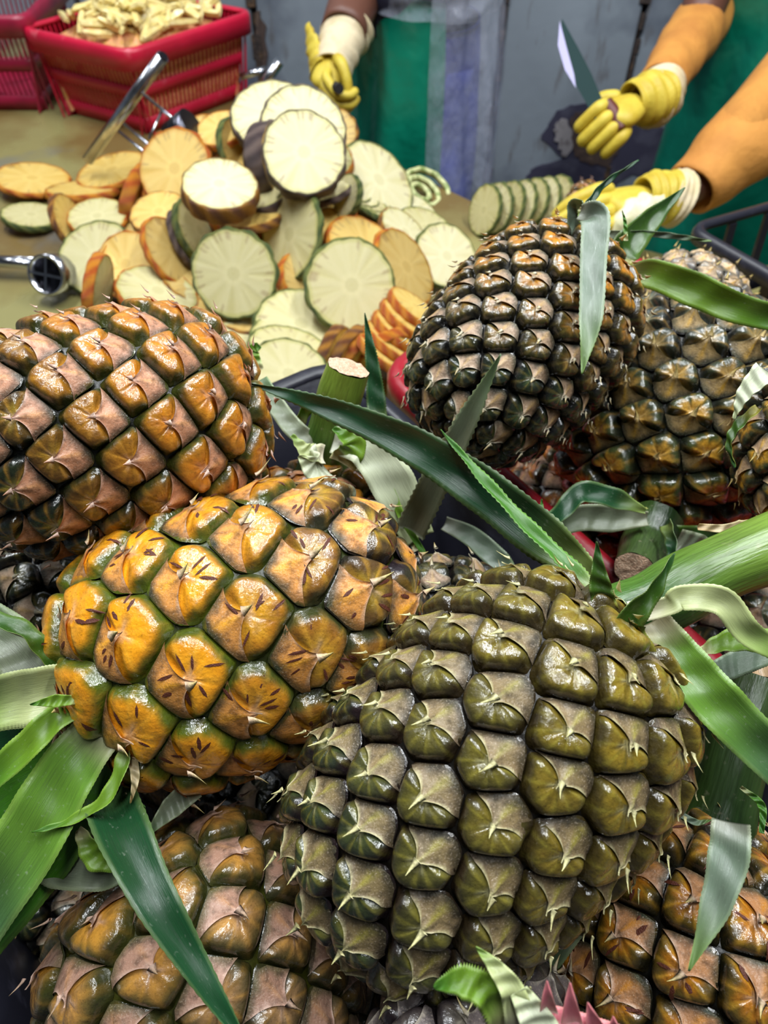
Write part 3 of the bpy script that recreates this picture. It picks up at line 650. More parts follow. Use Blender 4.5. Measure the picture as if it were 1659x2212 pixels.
def leaf(pts, wid, pal='green', parent=None, name='leaf', fold=.28, roll=0.0, n=84, serr=.0002, twist=0.0, label=None, thick=.0007, mode=0, cuts=False):
    """pts: (px, py, depth) seen from the photograph's camera -> world; wid: width in photo pixels at those points"""
    P3 = np.array([W(*p) for p in pts]); n = max(n, 10)
    C = spline(P3, n); wm = np.array([widthm(w, p[2]) for w, p in zip(wid, pts)])
    tt = np.linspace(0, len(pts)-1, n); wv = np.interp(tt, np.arange(len(pts)), wm)
    wv = np.convolve(np.pad(wv, 2, mode='edge'), np.array([1, 2, 3, 2, 1])/9, 'valid'); wv[0] = wm[0]; wv[-1] = wm[-1]
    T = np.gradient(C, axis=0); T /= np.linalg.norm(T, axis=1)[:, None]
    m = 9; xs = np.linspace(-1, 1, m)
    c0, c1, c2, cu = PALG[pal]
    V = []; COLR = []; UVc = []
    f = np.linspace(0, 1, n)
    for side in (1, -1):
        for k in range(n):
            toc = np.array(CAM)-C[k]; toc /= np.linalg.norm(toc)
            a = roll + twist*f[k]
            W_ = np.cross(T[k], toc); W_ /= np.linalg.norm(W_)+1e-9; Nn = np.cross(W_, T[k]); 
            Nr = Nn*math.cos(a)+W_*math.sin(a); Wr = W_*math.cos(a)-Nn*math.sin(a)
            hw = wv[k]/2; tooth = serr*(1 if k % 2 else -.2)*min(1, hw/.004)
            for x in xs:
                off = x*hw + (np.sign(x)*tooth if abs(x) == 1 else 0)
                ch = fold*hw*(abs(x)**1.6)*2*.5 - fold*hw*.5 + .0006*math.sin(k*.35+x*2+len(pts))
                V.append(C[k]+Wr*off + Nr*(ch + side*thick/2*(1-.6*abs(x))))
                g = f[k]; cc = c0*(1-sstep(0, .30, np.array(g)))+c1*sstep(0, .30, np.array(g)); g2 = sstep(.6, 1, np.array(g)); cc = cc*(1-g2)+c2*g2
                if side < 0: cc = cc*.3+cu*.7
                cc = cc*(1-.25*(1-abs(x))) + (L(150, 160, 90)*.25*(abs(x) > .95))
                COLR.append(cc); UVc.append(((x+1)/2, g*3))
    V = np.array(V); i0 = np.arange(n*m).reshape(n, m); i1 = i0+n*m
    top = np.stack([i0[:-1, :-1], i0[:-1, 1:], i0[1:, 1:], i0[1:, :-1]], -1).reshape(-1, 4)
    bot = np.stack([i1[:-1, :-1], i1[1:, :-1], i1[1:, 1:], i1[:-1, 1:]], -1).reshape(-1, 4)
    ed = []
    for col_ in (0, m-1):
        a, b = i0[:-1, col_], i0[1:, col_]; c_, d_ = i1[:-1, col_], i1[1:, col_]
        ed.append(np.stack([a, b, d_, c_], -1) if col_ == 0 else np.stack([a, c_, d_, b], -1))
    for row in (0, n-1):
        ed.append(np.stack([i0[row, :-1], i0[row, 1:], i1[row, 1:], i1[row, :-1]], -1))
    o = mesh_np(name, V, np.concatenate([top, bot]+ed), M['leaf'], parent, col=np.clip(np.array(COLR), 0, 1), uv=np.array(UVc))
    if label: o['label'] = label
    return o
def stalk(pts, rads, parent, pal, cutlast=True, cutcol='cut', name='stalk', seed=0):
    P3 = np.array([W(*p) for p in pts]); n = 30; C = spline(P3, n); wr = np.interp(np.linspace(0, len(pts)-1, n), np.arange(len(pts)), [widthm(w, p[2]) for w, p in zip(rads, pts)])
    T = np.gradient(C, axis=0); T /= np.linalg.norm(T, axis=1)[:, None]; m = 28; rng = np.random.default_rng(seed)
    x0 = np.cross(T[0], [0.3, .2, 1]); V = []; cl = []; uv = []; c0, c1, c2 = pal
    ph = rng.uniform(0, 6, 3)
    for k in range(n):
        x0 = x0 - T[k]*(x0@T[k]); x0 /= np.linalg.norm(x0); y0 = np.cross(T[k], x0); f = k/(n-1)
        for a in range(m):
            t = a*2*PI/m; rr = wr[k]*(1+.05*math.sin(2*t+ph[0])+.025*math.sin(7*t+ph[1])+.03*math.sin(f*14+ph[2]))
            V.append(C[k]+rr*(math.cos(t)*x0+math.sin(t)*y0)); g = .5+.5*math.sin(2*t+ph[1]+f*2)
            cc = c0*(1-g)+c1*g; cc = cc*(1-f**2)+c2*f**2; cl.append(cc); uv.append((a/m if a <= m/2 else 1-a/m, f*2))
    idx = np.arange(n*m).reshape(n, m); q = np.stack([idx[:-1], np.roll(idx, -1, 1)[:-1], np.roll(idx, -1, 1)[1:], idx[1:]], -1).reshape(-1, 4)
    o = mesh_np(name, V, q, M['stalk'], parent, col=np.array(cl), uv=np.array(uv))
    if cutlast:
        ring = np.array(V[-m:]); c = ring.mean(0); VV = [c+T[-1]*.0008]; 
        for s_ in (.4, .75, .985):
            for a in range(m): VV.append(c+(ring[a]-c)*s_+T[-1]*(.0006*rng.uniform(-1, 1.3)+.0004))
        F = [(0, 1+a, 1+(a+1) % m) for a in range(m)]
        for j in range(2):
            for a in range(m): F.append((1+j*m+a, 1+(j+1)*m+a, 1+(j+1)*m+(a+1) % m, 1+j*m+(a+1) % m))
        co = mesh_np('cut_end', VV, F, M[cutcol], o if parent is not None else o); co['label'] = 'pale fibrous cut end'
    return o
STG = (L(34, 76, 34), L(78, 118, 44), L(130, 160, 60)); STD = (L(28, 50, 22), L(60, 85, 35), L(60, 80, 40))
P_AMBER = dict(core0=L(150, 130, 50), core1=L(248, 168, 34), mid0=L(56, 54, 40), mid1=L(226, 146, 28), rim0=L(40, 30, 36), rim1=L(80, 92, 24), ray=L(245, 185, 60), groove=L(58, 66, 24), e=(.30, .72),
               bract=L(222, 150, 84), bray=L(252, 178, 50), bground=L(48, 58, 40), btip=L(205, 176, 150), spike=L(205, 190, 110), rayk=1.0)
P_RUST = dict(core0=L(130, 120, 45), core1=L(205, 128, 34), mid0=L(34, 42, 26), mid1=L(172, 112, 30), rim0=L(18, 22, 20), rim1=L(66, 70, 26), ray=L(220, 160, 60), groove=L(30, 32, 20), e=(.26, .62), star=.3,
              bract=L(196, 140, 112), bray=L(226, 160, 84), bground=L(70, 62, 44), btip=L(214, 184, 168), spike=L(175, 120, 85), rayk=.6)
P_OLIVE = dict(core0=L(62, 72, 40), core1=L(140, 116, 36), mid0=L(40, 46, 32), mid1=L(104, 90, 30), rim0=L(34, 22, 24), rim1=L(66, 56, 22), ray=L(165, 155, 60), groove=L(24, 20, 14), e=(.45, .85),
               bract=L(128, 106, 84), bray=L(150, 142, 54), bground=L(56, 52, 34), btip=L(206, 200, 150), spike=L(225, 220, 150), rayk=.9, flat=.95, span=.92)
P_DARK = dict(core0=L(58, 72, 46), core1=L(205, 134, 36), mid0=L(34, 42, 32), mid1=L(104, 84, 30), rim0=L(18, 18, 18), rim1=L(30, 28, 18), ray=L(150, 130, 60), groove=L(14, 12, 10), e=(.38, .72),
              bract=L(165, 140, 120), bray=L(190, 150, 60), bground=L(60, 62, 44), btip=L(205, 198, 172), spike=L(190, 165, 95), rayk=.6)
P_GREEN = dict(core0=L(110, 115, 95), core1=L(208, 152, 40), mid0=L(58, 64, 58), mid1=L(64, 72, 34), rim0=L(30, 30, 30), rim1=L(30, 36, 22), ray=L(215, 165, 60), groove=L(16, 16, 12), e=(.30, .62),
               bract=L(150, 130, 95), bray=L(205, 158, 48), bground=L(50, 56, 40), btip=L(190, 165, 110), spike=L(180, 160, 80), rayk=.95)
P_BROWN = dict(core0=L(120, 110, 100), core1=L(200, 142, 52), mid0=L(70, 64, 58), mid1=L(112, 92, 42), rim0=L(40, 38, 26), rim1=L(60, 62, 26), ray=L(205, 150, 60), groove=L(66, 68, 20), e=(.30, .75),
               bract=L(170, 132, 115), bray=L(200, 140, 70), bground=L(90, 84, 50), btip=L(215, 180, 160), spike=L(180, 150, 110), rayk=.5)
P_PURPLE = dict(core0=L(70, 62, 64), core1=L(96, 90, 70), mid0=L(52, 44, 48), mid1=L(60, 54, 50), rim0=L(26, 18, 22), rim1=L(30, 22, 24), ray=L(100, 90, 80), groove=L(18, 12, 14), e=(.40, .80),
                bract=L(110, 100, 98), bray=L(120, 105, 95), bground=L(60, 54, 54), btip=L(190, 180, 160), spike=L(190, 170, 110), rayk=.4)
HI = dict(K=52, Mr=15)
LO = dict(K=32, Mr=9)
p1, s1 = pineapple('rusty orange pineapple lying at the far left with dark green lower eyes', W(560, 890, .445), W(-110, 990, .395), .0665, 112, P_RUST, roll=.6, nexp=2.7, ripe=((1.6, 1.1), .50), H=.0048, spike=.8, seed=1, **HI)
p2, s2 = pineapple('ripe golden pineapple covered in short brown scars, leaves fanning out at its left', W(155, 1500, .392), W(875, 1215, .422), .0725, 76, P_AMBER, roll=1.1, nexp=2.6, ripe=((-1.35, -.25), .80), H=.0040, scars=8, seed=2, taper=.05, **HI)
p5, s5 = pineapple('large olive pineapple in the foreground with pale star shaped bracts', W(1350, 1345, .345), W(735, 1990, .345), .0700, 150, P_OLIVE, roll=.2, nexp=2.7, ripe=((1.1, .1), .46), H=.0052, seed=3, taper=.03, **HI)
p3, s3 = pineapple('dark wet pineapple at the top of the pile with orange upper eyes', W(1270, 580, .515), W(965, 935, .47), .0615, 150, P_DARK, roll=.5, nexp=2.6, ripe=((.5, 1.3), .38), H=.0048, seed=4, **HI)
p4, s4 = pineapple('green and gold pineapple with pointed eyes, beside the red crate at the right', W(1370, 1135, .56), W(1560, 665, .57), .0780, 128, P_GREEN, roll=.3, nexp=2.5, ripe=((0, -1.2), .55), H=.0085, spike=1.1, seed=5, **HI)
p6, s6 = pineapple('brown pineapple at the lower left beneath the long shiny leaf', W(265, 1870, .385), W(645, 2370, .385), .0710, 84, P_BROWN, roll=.9, nexp=2.7, ripe=((-.5, .5), .55), H=.0044, seed=6, **HI)
p7, s7 = pineapple('amber brown pineapple in the lower right corner', W(1690, 1870, .36), W(1320, 2270, .38), .0700, 96, P_AMBER | dict(core1=L(176, 112, 30), mid1=L(98, 78, 26), core0=L(176, 112, 30), mid0=L(78, 62, 24), rim0=L(26, 24, 14), rim1=L(32, 30, 14), groove=L(20, 18, 12), bract=L(176, 128, 92), bray=L(196, 130, 44)), roll=.1, nexp=2.6, ripe=((-.2, .2), .5), H=.0046, scars=3, seed=7, **HI)
p8, s8 = pineapple('purple black pineapple at the bottom edge with pink and lime leaves on it', W(1190, 2330, .29), W(930, 2390, .33), .0560, 70, P_PURPLE, roll=.1, nexp=2.3, ripe=((0, 0), .3), H=.0044, seed=8, **LO)
p9, s9 = pineapple('small dark pineapple wedged between the golden and the olive one', W(960, 1500, .44), W(920, 1215, .455), .0480, 60, P_DARK, roll=.1, ripe=((0, 0), .1), H=.0040, seed=9, **LO)
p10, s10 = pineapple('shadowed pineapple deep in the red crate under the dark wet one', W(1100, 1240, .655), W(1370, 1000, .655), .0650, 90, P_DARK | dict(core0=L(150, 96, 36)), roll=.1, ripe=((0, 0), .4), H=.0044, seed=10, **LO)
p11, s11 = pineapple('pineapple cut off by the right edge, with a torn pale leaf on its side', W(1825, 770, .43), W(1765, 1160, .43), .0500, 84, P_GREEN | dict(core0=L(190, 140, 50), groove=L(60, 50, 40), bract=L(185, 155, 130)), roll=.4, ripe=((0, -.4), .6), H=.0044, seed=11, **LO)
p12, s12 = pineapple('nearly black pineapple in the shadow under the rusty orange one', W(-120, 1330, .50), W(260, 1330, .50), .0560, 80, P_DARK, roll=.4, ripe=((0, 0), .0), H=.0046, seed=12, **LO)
p13, s13 = pineapple('mostly hidden orange pineapple whose cut stalk stands up behind the golden one', W(700, 1010, .515), W(700, 1330, .50), .0560, 70, P_RUST, roll=.4, ripe=((0, 0), .9), H=.0044, seed=13, **LO)
p14, s14 = pineapple('pale grey pineapple behind the green and gold one, below the lime leaf', W(1390, 760, .66), W(1530, 640, .72), .0600, 100, P_GREEN | dict(core0=L(190, 170, 150), mid0=L(120, 115, 110), bract=L(200, 175, 150)), roll=.4, ripe=((0, 0), .1), H=.0046, seed=14, **LO)
p15, s15 = pineapple('dark filler pineapple added deep in the black crate between the golden and the brown one', W(380, 1900, .54), W(820, 1700, .54), .0620, 70, P_DARK, roll=.4, ripe=((0, 0), .0), H=.0046, seed=15, **LO)  # added filler, coloured dark so the gap between fruits stays black
p16, s16 = pineapple('dark filler pineapple added low in the red crate under the thick green stalk', W(1450, 1560, .56), W(1750, 1300, .58), .0620, 70, P_DARK, roll=.4, ripe=((0, 0), .0), H=.0046, seed=16, **LO)  # added filler, coloured dark to cover the bare red crate with shade
p17, s17 = pineapple('dark filler pineapple added low in the black crate near its left wall', W(20, 1720, .54), W(230, 2060, .54), .0560, 70, P_DARK, roll=.4, ripe=((0, 0), .0), H=.0046, seed=17, **LO)  # added filler, its dark colour stands in for shade over the crate floor
for lab, a, b, r_, pl_, sd_ in (
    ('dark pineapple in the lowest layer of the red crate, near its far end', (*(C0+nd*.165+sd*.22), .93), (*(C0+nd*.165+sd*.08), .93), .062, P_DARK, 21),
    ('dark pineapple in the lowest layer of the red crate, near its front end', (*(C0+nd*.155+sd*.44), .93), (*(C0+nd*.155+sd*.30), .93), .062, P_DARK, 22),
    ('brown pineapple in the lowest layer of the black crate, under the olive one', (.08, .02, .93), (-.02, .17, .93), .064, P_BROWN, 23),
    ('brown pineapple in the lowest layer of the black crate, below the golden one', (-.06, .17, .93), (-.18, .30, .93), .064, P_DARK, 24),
    ('olive pineapple in the lowest layer of the black crate, at its near end', (.16, -.10, .93), (.08, -.02, .93), .060, P_OLIVE, 25)):
    pineapple(lab, Vector(a), Vector(b), r_, 72, pl_, roll=sd_*.7, ripe=((0, 0), .2), H=.0046, seed=sd_, **LO)
# ---------------------------------------------------------------- steel tools
M['steel'] = mat('steel', lin((190, 192, 200)), .22, metal=1, noise=[(40, lin((120, 120, 128)), .5, .7, .6)])
M['dsteel'] = mat('dark_steel', lin((70, 70, 78)), .25, metal=.9)
def tube_obj(name, a, b, r, mt, parent, hollow=True):
    o = BM().cyl(a, b, r, n=24).build(name, mt, parent, smooth=False)
    for p in o.data.polygons: p.use_smooth = len(p.vertices) == 4
    return o
t1 = empty('pineapple_corer', W(270, 235, 1.28), 'steel corer with thick tube handle leaning on the slices before the basket', 'tool')
tube_obj('handle', W(190, 345, 1.33), W(352, 122, 1.17), .0098, M['steel'], t1)
tube_obj('handle_bore', W(351, 124, 1.171), W(353.5, 120, 1.168), .0075, M['dsteel'], t1)
for a, b in (((312, 205), (392, 272)), ((268, 268), (335, 325)), ((258, 285), (322, 338))): tube_obj('rod', W(*a, 1.245), W(*b, 1.20), .0028, M['steel'], t1)
tube_obj('brace', W(322, 300, 1.21), W(352, 235, 1.225), .0022, M['steel'], t1)
tube_obj('cutter_ring', W(375, 300, 1.21), W(415, 268, 1.19), .026, M['dsteel'], t1)
t2 = empty('pineapple_corer', W(565, 160, 1.55), 'steel corer lying between the red basket and the crown of the pile', 'tool')
tube_obj('handle', W(555, 205, 1.50), W(604, 132, 1.46), .0100, M['steel'], t2)
tube_obj('rod', W(520, 166, 1.50), W(575, 150, 1.49), .0065, M['steel'], t2)
tube_obj('rod', W(590, 190, 1.50), W(636, 200, 1.48), .0050, M['steel'], t2)
tube_obj('cutter_ring', W(608, 196, 1.52), W(650, 215, 1.52), .020, M['dsteel'], t2)
t3 = empty('pineapple_corer', W(100, 595, 1.13), 'steel corer at the left with round black cross bladed end toward the camera', 'tool')
c3 = W(98, 594, 1.10); ax3 = (W(160, 588, 1.17)-c3).normalized(); q3 = Vector((0, 0, 1)).rotation_difference(ax3).to_matrix()
def ring(name, c, ax, r0, r1, ln, mt, parent):
    q = np.array(Vector((0, 0, 1)).rotation_difference(ax).to_matrix()); th = np.arange(40)*2*PI/40; lp = []
    for (r, z) in ((r1, 0), (r1, ln), (r0, ln), (r0, 0)): lp.append(np.stack([r*np.cos(th), r*np.sin(th), 0*th+z], 1) @ q.T + np.array(c))
    return loft(name, lp, mt, parent, True)
ring('cutter_ring', c3, ax3, .0255, .0295, .035, M['steel'], t3)
tube_obj('back_plate', c3+ax3*.020, c3+ax3*.026, .0258, M['dsteel'], t3)
for k in range(2):
    v = q3 @ Vector((math.cos(1.45+k*PI/2), math.sin(1.45+k*PI/2), 0))
    BM().bar(c3-v*.027+ax3*.006, c3+v*.027+ax3*.006, .003, .012, ax3).build('blade', M['steel'], t3)
tube_obj('hub', c3+ax3*.034, c3+ax3*.060, .017, M['steel'], t3)
tube_obj('handle', W(-60, 562, 1.17), W(100, 572, 1.165), .0085, M['steel'], t3)
tube_obj('rod', W(-60, 553, 1.18), W(140, 562, 1.18), .0030, M['steel'], t3)
# ---------------------------------------------------------------- people
M['skin'] = mat('skin', lin((104, 66, 52)), .5, sss=.05)
M['orange_cloth'] = mat('orange_cloth', lin((205, 140, 62)), .8, noise=[(14, lin((176, 112, 48)), .45, .65, .6)], bump=((25, 25, 25), .5, .01))
M['green_apron'] = mat('green_apron', lin((8, 124, 98)), .28, spec=.6, noise=[(6, lin((4, 96, 78)), .45, .65, .6)], bump=(9, .5, .02))
M['blue_cloth'] = mat('blue_cloth', lin((62, 74, 190)), .75, noise=[(9, lin((46, 54, 128)), .4, .62, .8)], bump=(18, .5, .012))
M['navy'] = mat('navy_cloth', lin((42, 42, 66)), .8, bump=(18, .5, .012))
M['plastic'] = mat('clear_plastic', lin((205, 212, 232)), .18, spec=.7, alpha=.15, bump=((22, 22, 10), 1, .02))
M['glove'] = mat('yellow_glove', lin((208, 186, 66)), .55, noise=[(30, lin((180, 150, 30)), .45, .65, .6)], bump=(160, .4, .002))
M['cuff'] = mat('cream_cuff', lin((222, 205, 170)), .7, noise=[(25, lin((190, 170, 120)), .5, .65, .6)], bump=(60, .4, .004))
M['hair'] = mat('hair', lin((20, 16, 14)), .6)
M['whites'] = mat('eye_white', lin((225, 222, 215)), .3)
M['blade'] = mat('blade', lin((20, 48, 48)), .65, spec=.2); M['edge'] = mat('edge_glint', lin((150, 146, 180)), .5, metal=.2)  # edge: pale colour standing in for light reflected off the blade
M['wood'] = mat('handle_wood', lin((96, 40, 30)), .5, noise=[((60, 60, 10), lin((60, 26, 20)), .4, .6, .8)])
def skin(name, nodes, edges, mt, parent, sub=2, root=0):
    keys = list(nodes); me = bpy.data.meshes.new(name); me.from_pydata([tuple(nodes[k][0]) for k in keys], [(keys.index(a), keys.index(b)) for a, b in edges], []); me.update()
    me.materials.append(mt)
    o = bpy.data.objects.new(name, me); COL.objects.link(o)
    if not me.skin_vertices: 
        sm = o.modifiers.new('skin', 'SKIN')
    else: sm = o.modifiers.new('skin', 'SKIN')
    sm.use_smooth_shade = True; sm.branch_smoothing = .6
    for i, k in enumerate(keys):
        r = nodes[k][1]; me.skin_vertices[0].data[i].radius = (r, r) if not isinstance(r, tuple) else r
        me.skin_vertices[0].data[i].use_root = (i == root)
    s_ = o.modifiers.new('sub', 'SUBSURF'); s_.levels = sub; s_.render_levels = sub
    if parent is not None: o.parent = parent; o.matrix_parent_inverse = Matrix.Translation(-parent_loc(parent))
    return o
def glove(wrist, ydir, ndir, curls, thumb, parent, sc=1.0, mt=None, mirror=1, spread=1.0):
    """ydir: wrist->knuckles, ndir: out of the back of the hand"""
    y = ydir.normalized(); n = (ndir-y*ndir.dot(y)).normalized(); x = y.cross(n)*mirror; mt = mt or M['glove']
    def P(a, b, c): return wrist+(x*a+y*b+n*c)*sc
    N = {'w': (P(0, 0, 0), .026*sc), 'p': (P(0, .035, 0), .030*sc), 'k': (P(0, .070, 0), .033*sc)}
    E = [('w', 'p'), ('p', 'k')]
    o = skin('glove_palm', {'w': (P(0, -.01, 0), (.027*sc, .020*sc)), 'p': (P(.002, .035, 0), (.036*sc, .019*sc)), 'k': (P(0, .078, .002), (.040*sc, .017*sc))}, E, mt, parent, 2)
    lens = (.044, .050, .047, .038)
    for i in range(4):
        rx = (.030-.020*i)*spread; base = P(rx, .074+.004*(1 if i in (1, 2) else 0), .002); ang = 0; p = base; nd = {}; ed = []
        nd['a'] = (P(rx*.8, .050, 0), .0105*sc); prev = 'a'; nd['b'] = (base, .0112*sc); ed.append(('a', 'b')); prev = 'b'
        for j, (f_, r_) in enumerate(((1, .0102), (.62, .0095), (.48, .0085))):
            ang += curls[i]*(.9, 1.1, .8)[j]; dirv = y*math.cos(ang)-n*math.sin(ang); p = p+dirv*lens[i]*f_*sc; nd['c%d' % j] = (p.copy(), r_*sc); ed.append((prev, 'c%d' % j)); prev = 'c%d' % j
        skin('finger', nd, ed, mt, parent, 2)
    a, b = thumb
    t0 = P(.022, .015, -.004); t1_ = P(.045, .040, -.012-.010*a); t2_ = t1_+(x*(.016-.03*b)+y*.024-n*.02*b)*sc; t3_ = t2_+(x*(.004-.028*b)+y*.018-n*.014*b)*sc
    skin('thumb', {'a': (t0, .013*sc), 'b': (t1_, .0125*sc), 'c': (t2_, .0115*sc), 'd': (t3_, .0095*sc)}, [('a', 'b'), ('b', 'c'), ('c', 'd')], mt, parent, 2)
def tubepath(name, pts, rads, mt, parent, m=28, wr=.04, n=26, seed=0, flat=1.0):
    C = spline([tuple(p) for p in pts], n); R = np.interp(np.linspace(0, len(pts)-1, n), np.arange(len(pts)), rads)
    T = np.gradient(C, axis=0); T /= np.linalg.norm(T, axis=1)[:, None]; x0 = np.cross(T[0], [.1, .9, .3]); rng = np.random.default_rng(seed); ph = rng.uniform(0, 6, 4); lp = []
    for k in range(n):
        x0 = x0-T[k]*(x0@T[k]); x0 /= np.linalg.norm(x0); y0 = np.cross(T[k], x0); th = np.arange(m)*2*PI/m; f = k/(n-1)
        rr = R[k]*(1+wr*np.sin(f*26+2*np.sin(th+ph[0])+ph[1])+wr*.7*np.sin(3*th+ph[2]+f*9))
        lp.append(C[k]+(rr*np.cos(th))[:, None]*x0+(rr*np.sin(th)*flat)[:, None]*y0)
    inner = [l*0+C[0 if i else -1]+(l-C[0 if i else -1])*.9 for i, l in ((0, lp[-1]), (1, lp[0]))]
    return loft(name, lp+[inner[0]]+[inner[1]], mt, parent, True, smooth=True)
def person(label, cx, cy, face, h=1.68, shirt=None, trousers=None, arms=None, lean=0.0):
    f = Vector((face[0], face[1], 0)).normalized(); s = Vector((-f.y, f.x, 0)); root = empty('person', (cx, cy, 0), label, 'person')
    def P(a, b, z): return Vector((cx, cy, 0))+s*a+f*b+Vector((0, 0, z*h/1.7))
    L_ = lean
    N = dict(pel=(P(0, 0, .94), (.100, .090)), sp=(P(0, L_*.3, 1.08), (.098, .09)), ch=(P(0, L_*.8, 1.28), (.120, .100)), nb=(P(0, L_, 1.43), (.07, .065)), nk=(P(0, L_*1.05+.01, 1.49), (.052, .055)), hd=(P(0, L_*1.1+.02, 1.58), (.074, .090)), ht=(P(0, L_*1.1+.01, 1.66), (.060, .075)))
    E = [('pel', 'sp'), ('sp', 'ch'), ('ch', 'nb'), ('nb', 'nk'), ('nk', 'hd'), ('hd', 'ht')]
    for g, sg in (('l', 1), ('r', -1)):
        N['hip'+g] = (P(.065*sg, 0, .88), .070); N['kn'+g] = (P(.10*sg, .02, .49), .060); N['an'+g] = (P(.10*sg, -.01, .09), .040); N['to'+g] = (P(.115*sg, .14, .035), (.040, .028))
        E += [('pel', 'hip'+g), ('hip'+g, 'kn'+g), ('kn'+g, 'an'+g), ('an'+g, 'to'+g)]
        sh = P(.175*sg, L_*.9, 1.38); el, wr_ = arms[g]
        N['sh'+g] = (sh, .060); N['el'+g] = (el, .040); N['wr'+g] = (wr_, .028)
        E += [('ch', 'sh'+g), ('sh'+g, 'el'+g), ('el'+g, 'wr'+g)]
    body = skin('body', N, E, M['skin'], root, 2)
    tk = {k: (N[k][0], tuple(v+.014 for v in N[k][1]) if isinstance(N[k][1], tuple) else N[k][1]+.014) for k in ('pel', 'sp', 'ch', 'hipl', 'hipr', 'knl', 'knr', 'anl', 'anr')}
    for g in 'lr': tubepath('trouser_leg', [N['hip'+g][0]+Vector((0, 0, .08)), N['kn'+g][0], N['an'+g][0]], [.085, .075, .062], trousers, root, wr=.02, seed=3)
    tubepath('shirt', [N['sp'][0]-Vector((0, 0, .06)), N['sp'][0], N['ch'][0], N['nb'][0]], [.108, .115, .150, .085], shirt, root, wr=.012, seed=4, m=36)
    for g in 'lr': tubepath('shirt_sleeve', [N['sh'+g][0]*1.0, (N['sh'+g][0]+N['el'+g][0])/2], [.078, .062], shirt, root, wr=.02, seed=5)
    hd = N['hd'][0]; 
    skin('hair', {'a': (hd+Vector((0, 0, .055))-f*.012, (.082, .088)), 'b': (hd-f*.035+Vector((0, 0, .0)), (.078, .06)), 'c': (hd-f*.035-Vector((0, 0, .06)), (.060, .04))}, [('a', 'b'), ('b', 'c')], M['hair'], root, 2)
    for sg in (1, -1):
        b = bmesh.new(); bmesh.ops.create_uvsphere(b, u_segments=12, v_segments=8, radius=.012, matrix=Matrix.Translation(hd+f*.078+s*.03*sg+Vector((0, 0, .0)))); me = bpy.data.meshes.new('eyeball'); b.to_mesh(me); b.free(); put('eyeball', me, M['whites'], root)
        skin('ear', {'a': (hd+s*.078*sg+Vector((0, 0, .015)), (.012, .018)), 'b': (hd+s*.080*sg-Vector((0, 0, .02)), (.010, .014))}, [('a', 'b')], M['skin'], root, 1)
    skin('nose', {'a': (hd+f*.088+Vector((0, 0, .0)), .008), 'b': (hd+f*.102-Vector((0, 0, .03)), .014)}, [('a', 'b')], M['skin'], root, 1)
    skin('mouth', {'a': (hd+f*.086-s*.02-Vector((0, 0, .055)), .006), 'b': (hd+f*.092-Vector((0, 0, .055)), .008), 'c': (hd+f*.086+s*.02-Vector((0, 0, .055)), .006)}, [('a', 'b'), ('b', 'c')], M['whites'] if False else M['skin'], root, 1)
    return root, P, f, s
def sheet(name, cx, cy, face, a0, a1, z0, z1, rad, mt, parent, rz=None, amp=.01, seed=0, lean=0, nu=60, nv=50, th=.002, sq=.75, freq=7):
    """garment panel hung round the body: angles measured from the facing direction"""
    fa = math.atan2(face[1], face[0]); rng = np.random.default_rng(seed); ph = rng.uniform(0, 6, 6); G = np.zeros((2, nv, nu, 3))
    for side in (0, 1):
        for j in range(nv):
            v = j/(nv-1); z = z1+(z0-z1)*v
            for i in range(nu):
                u = i/(nu-1); a = math.radians(a0+(a1-a0)*u)
                r = rad*(1+(rz or 0)*v)+amp*v**.7*(math.sin(freq*a+ph[0]+v*1.5)+.5*math.sin(freq*1.9*a+ph[1]-v*3))+amp*.5*math.sin(v*9+a*3+ph[2])-side*th
                x = r*math.cos(a); y = r*math.sin(a)/ sq if False else r*math.sin(a)
                x2 = x*1.0; y2 = y/sq*1.0
                G[side, j, i] = (cx+(x2*math.cos(fa)-y2*math.sin(fa))+face[0]*lean*(1-v), cy+(x2*math.sin(fa)+y2*math.cos(fa))+face[1]*lean*(1-v), z)
    V = G.reshape(-1, 3); i0 = np.arange(nu*nv).reshape(nv, nu); i1 = i0+nu*nv
    q = [np.stack([i0[:-1, :-1], i0[:-1, 1:], i0[1:, 1:], i0[1:, :-1]], -1).reshape(-1, 4), np.stack([i1[:-1, :-1], i1[1:, :-1], i1[1:, 1:], i1[:-1, 1:]], -1).reshape(-1, 4)]
    for (A, B) in ((i0[:, 0], i1[:, 0]), (i0[:, -1], i1[:, -1]), (i0[0], i1[0]), (i0[-1], i1[-1])): q.append(np.stack([A[:-1], A[1:], B[1:], B[:-1]], -1))
    return mesh_np(name, V, np.concatenate(q), mt, parent)
# worker one
f1 = Vector((-.80, -.60, 0)).normalized(); w1x, w1y = .075, 1.80
wr1 = W(752, 42, 1.43); el1 = W(835, -190, 1.56)
wk1, P1_, _, _ = person('worker in a green rubber apron and blue trousers under clear plastic, gloved hand reaching down', w1x, w1y, f1, 1.66, M['navy'], M['blue_cloth'],
    dict(l=(Vector((w1x+.14, w1y+.20, 1.10)), Vector((w1x+.03, w1y+.22, .92))), r=(el1, wr1)), lean=.06)
sheet('skirt', w1x, w1y, f1, -178, 178, .42, 1.02, .112, M['blue_cloth'], wk1, rz=.12, amp=.008, seed=3)
sheet('apron', w1x, w1y, f1, -70, 62, .40, 1.075, .128, M['green_apron'], wk1, rz=.35, amp=.012, seed=5)
sheet('waistband', w1x, w1y, f1, -170, 170, 1.045, 1.115, .136, M['plastic'], wk1, amp=.006, seed=6)
sheet('plastic_cover', w1x, w1y, f1, 50, 200, .36, 1.20, .136, M['plastic'], wk1, rz=.28, amp=.014, seed=7, freq=9)
tubepath('forearm_skin', [el1, (el1+wr1)/2, wr1+(wr1-el1)*.12], [.052, .052, .044], M['skin'], wk1, wr=.01)
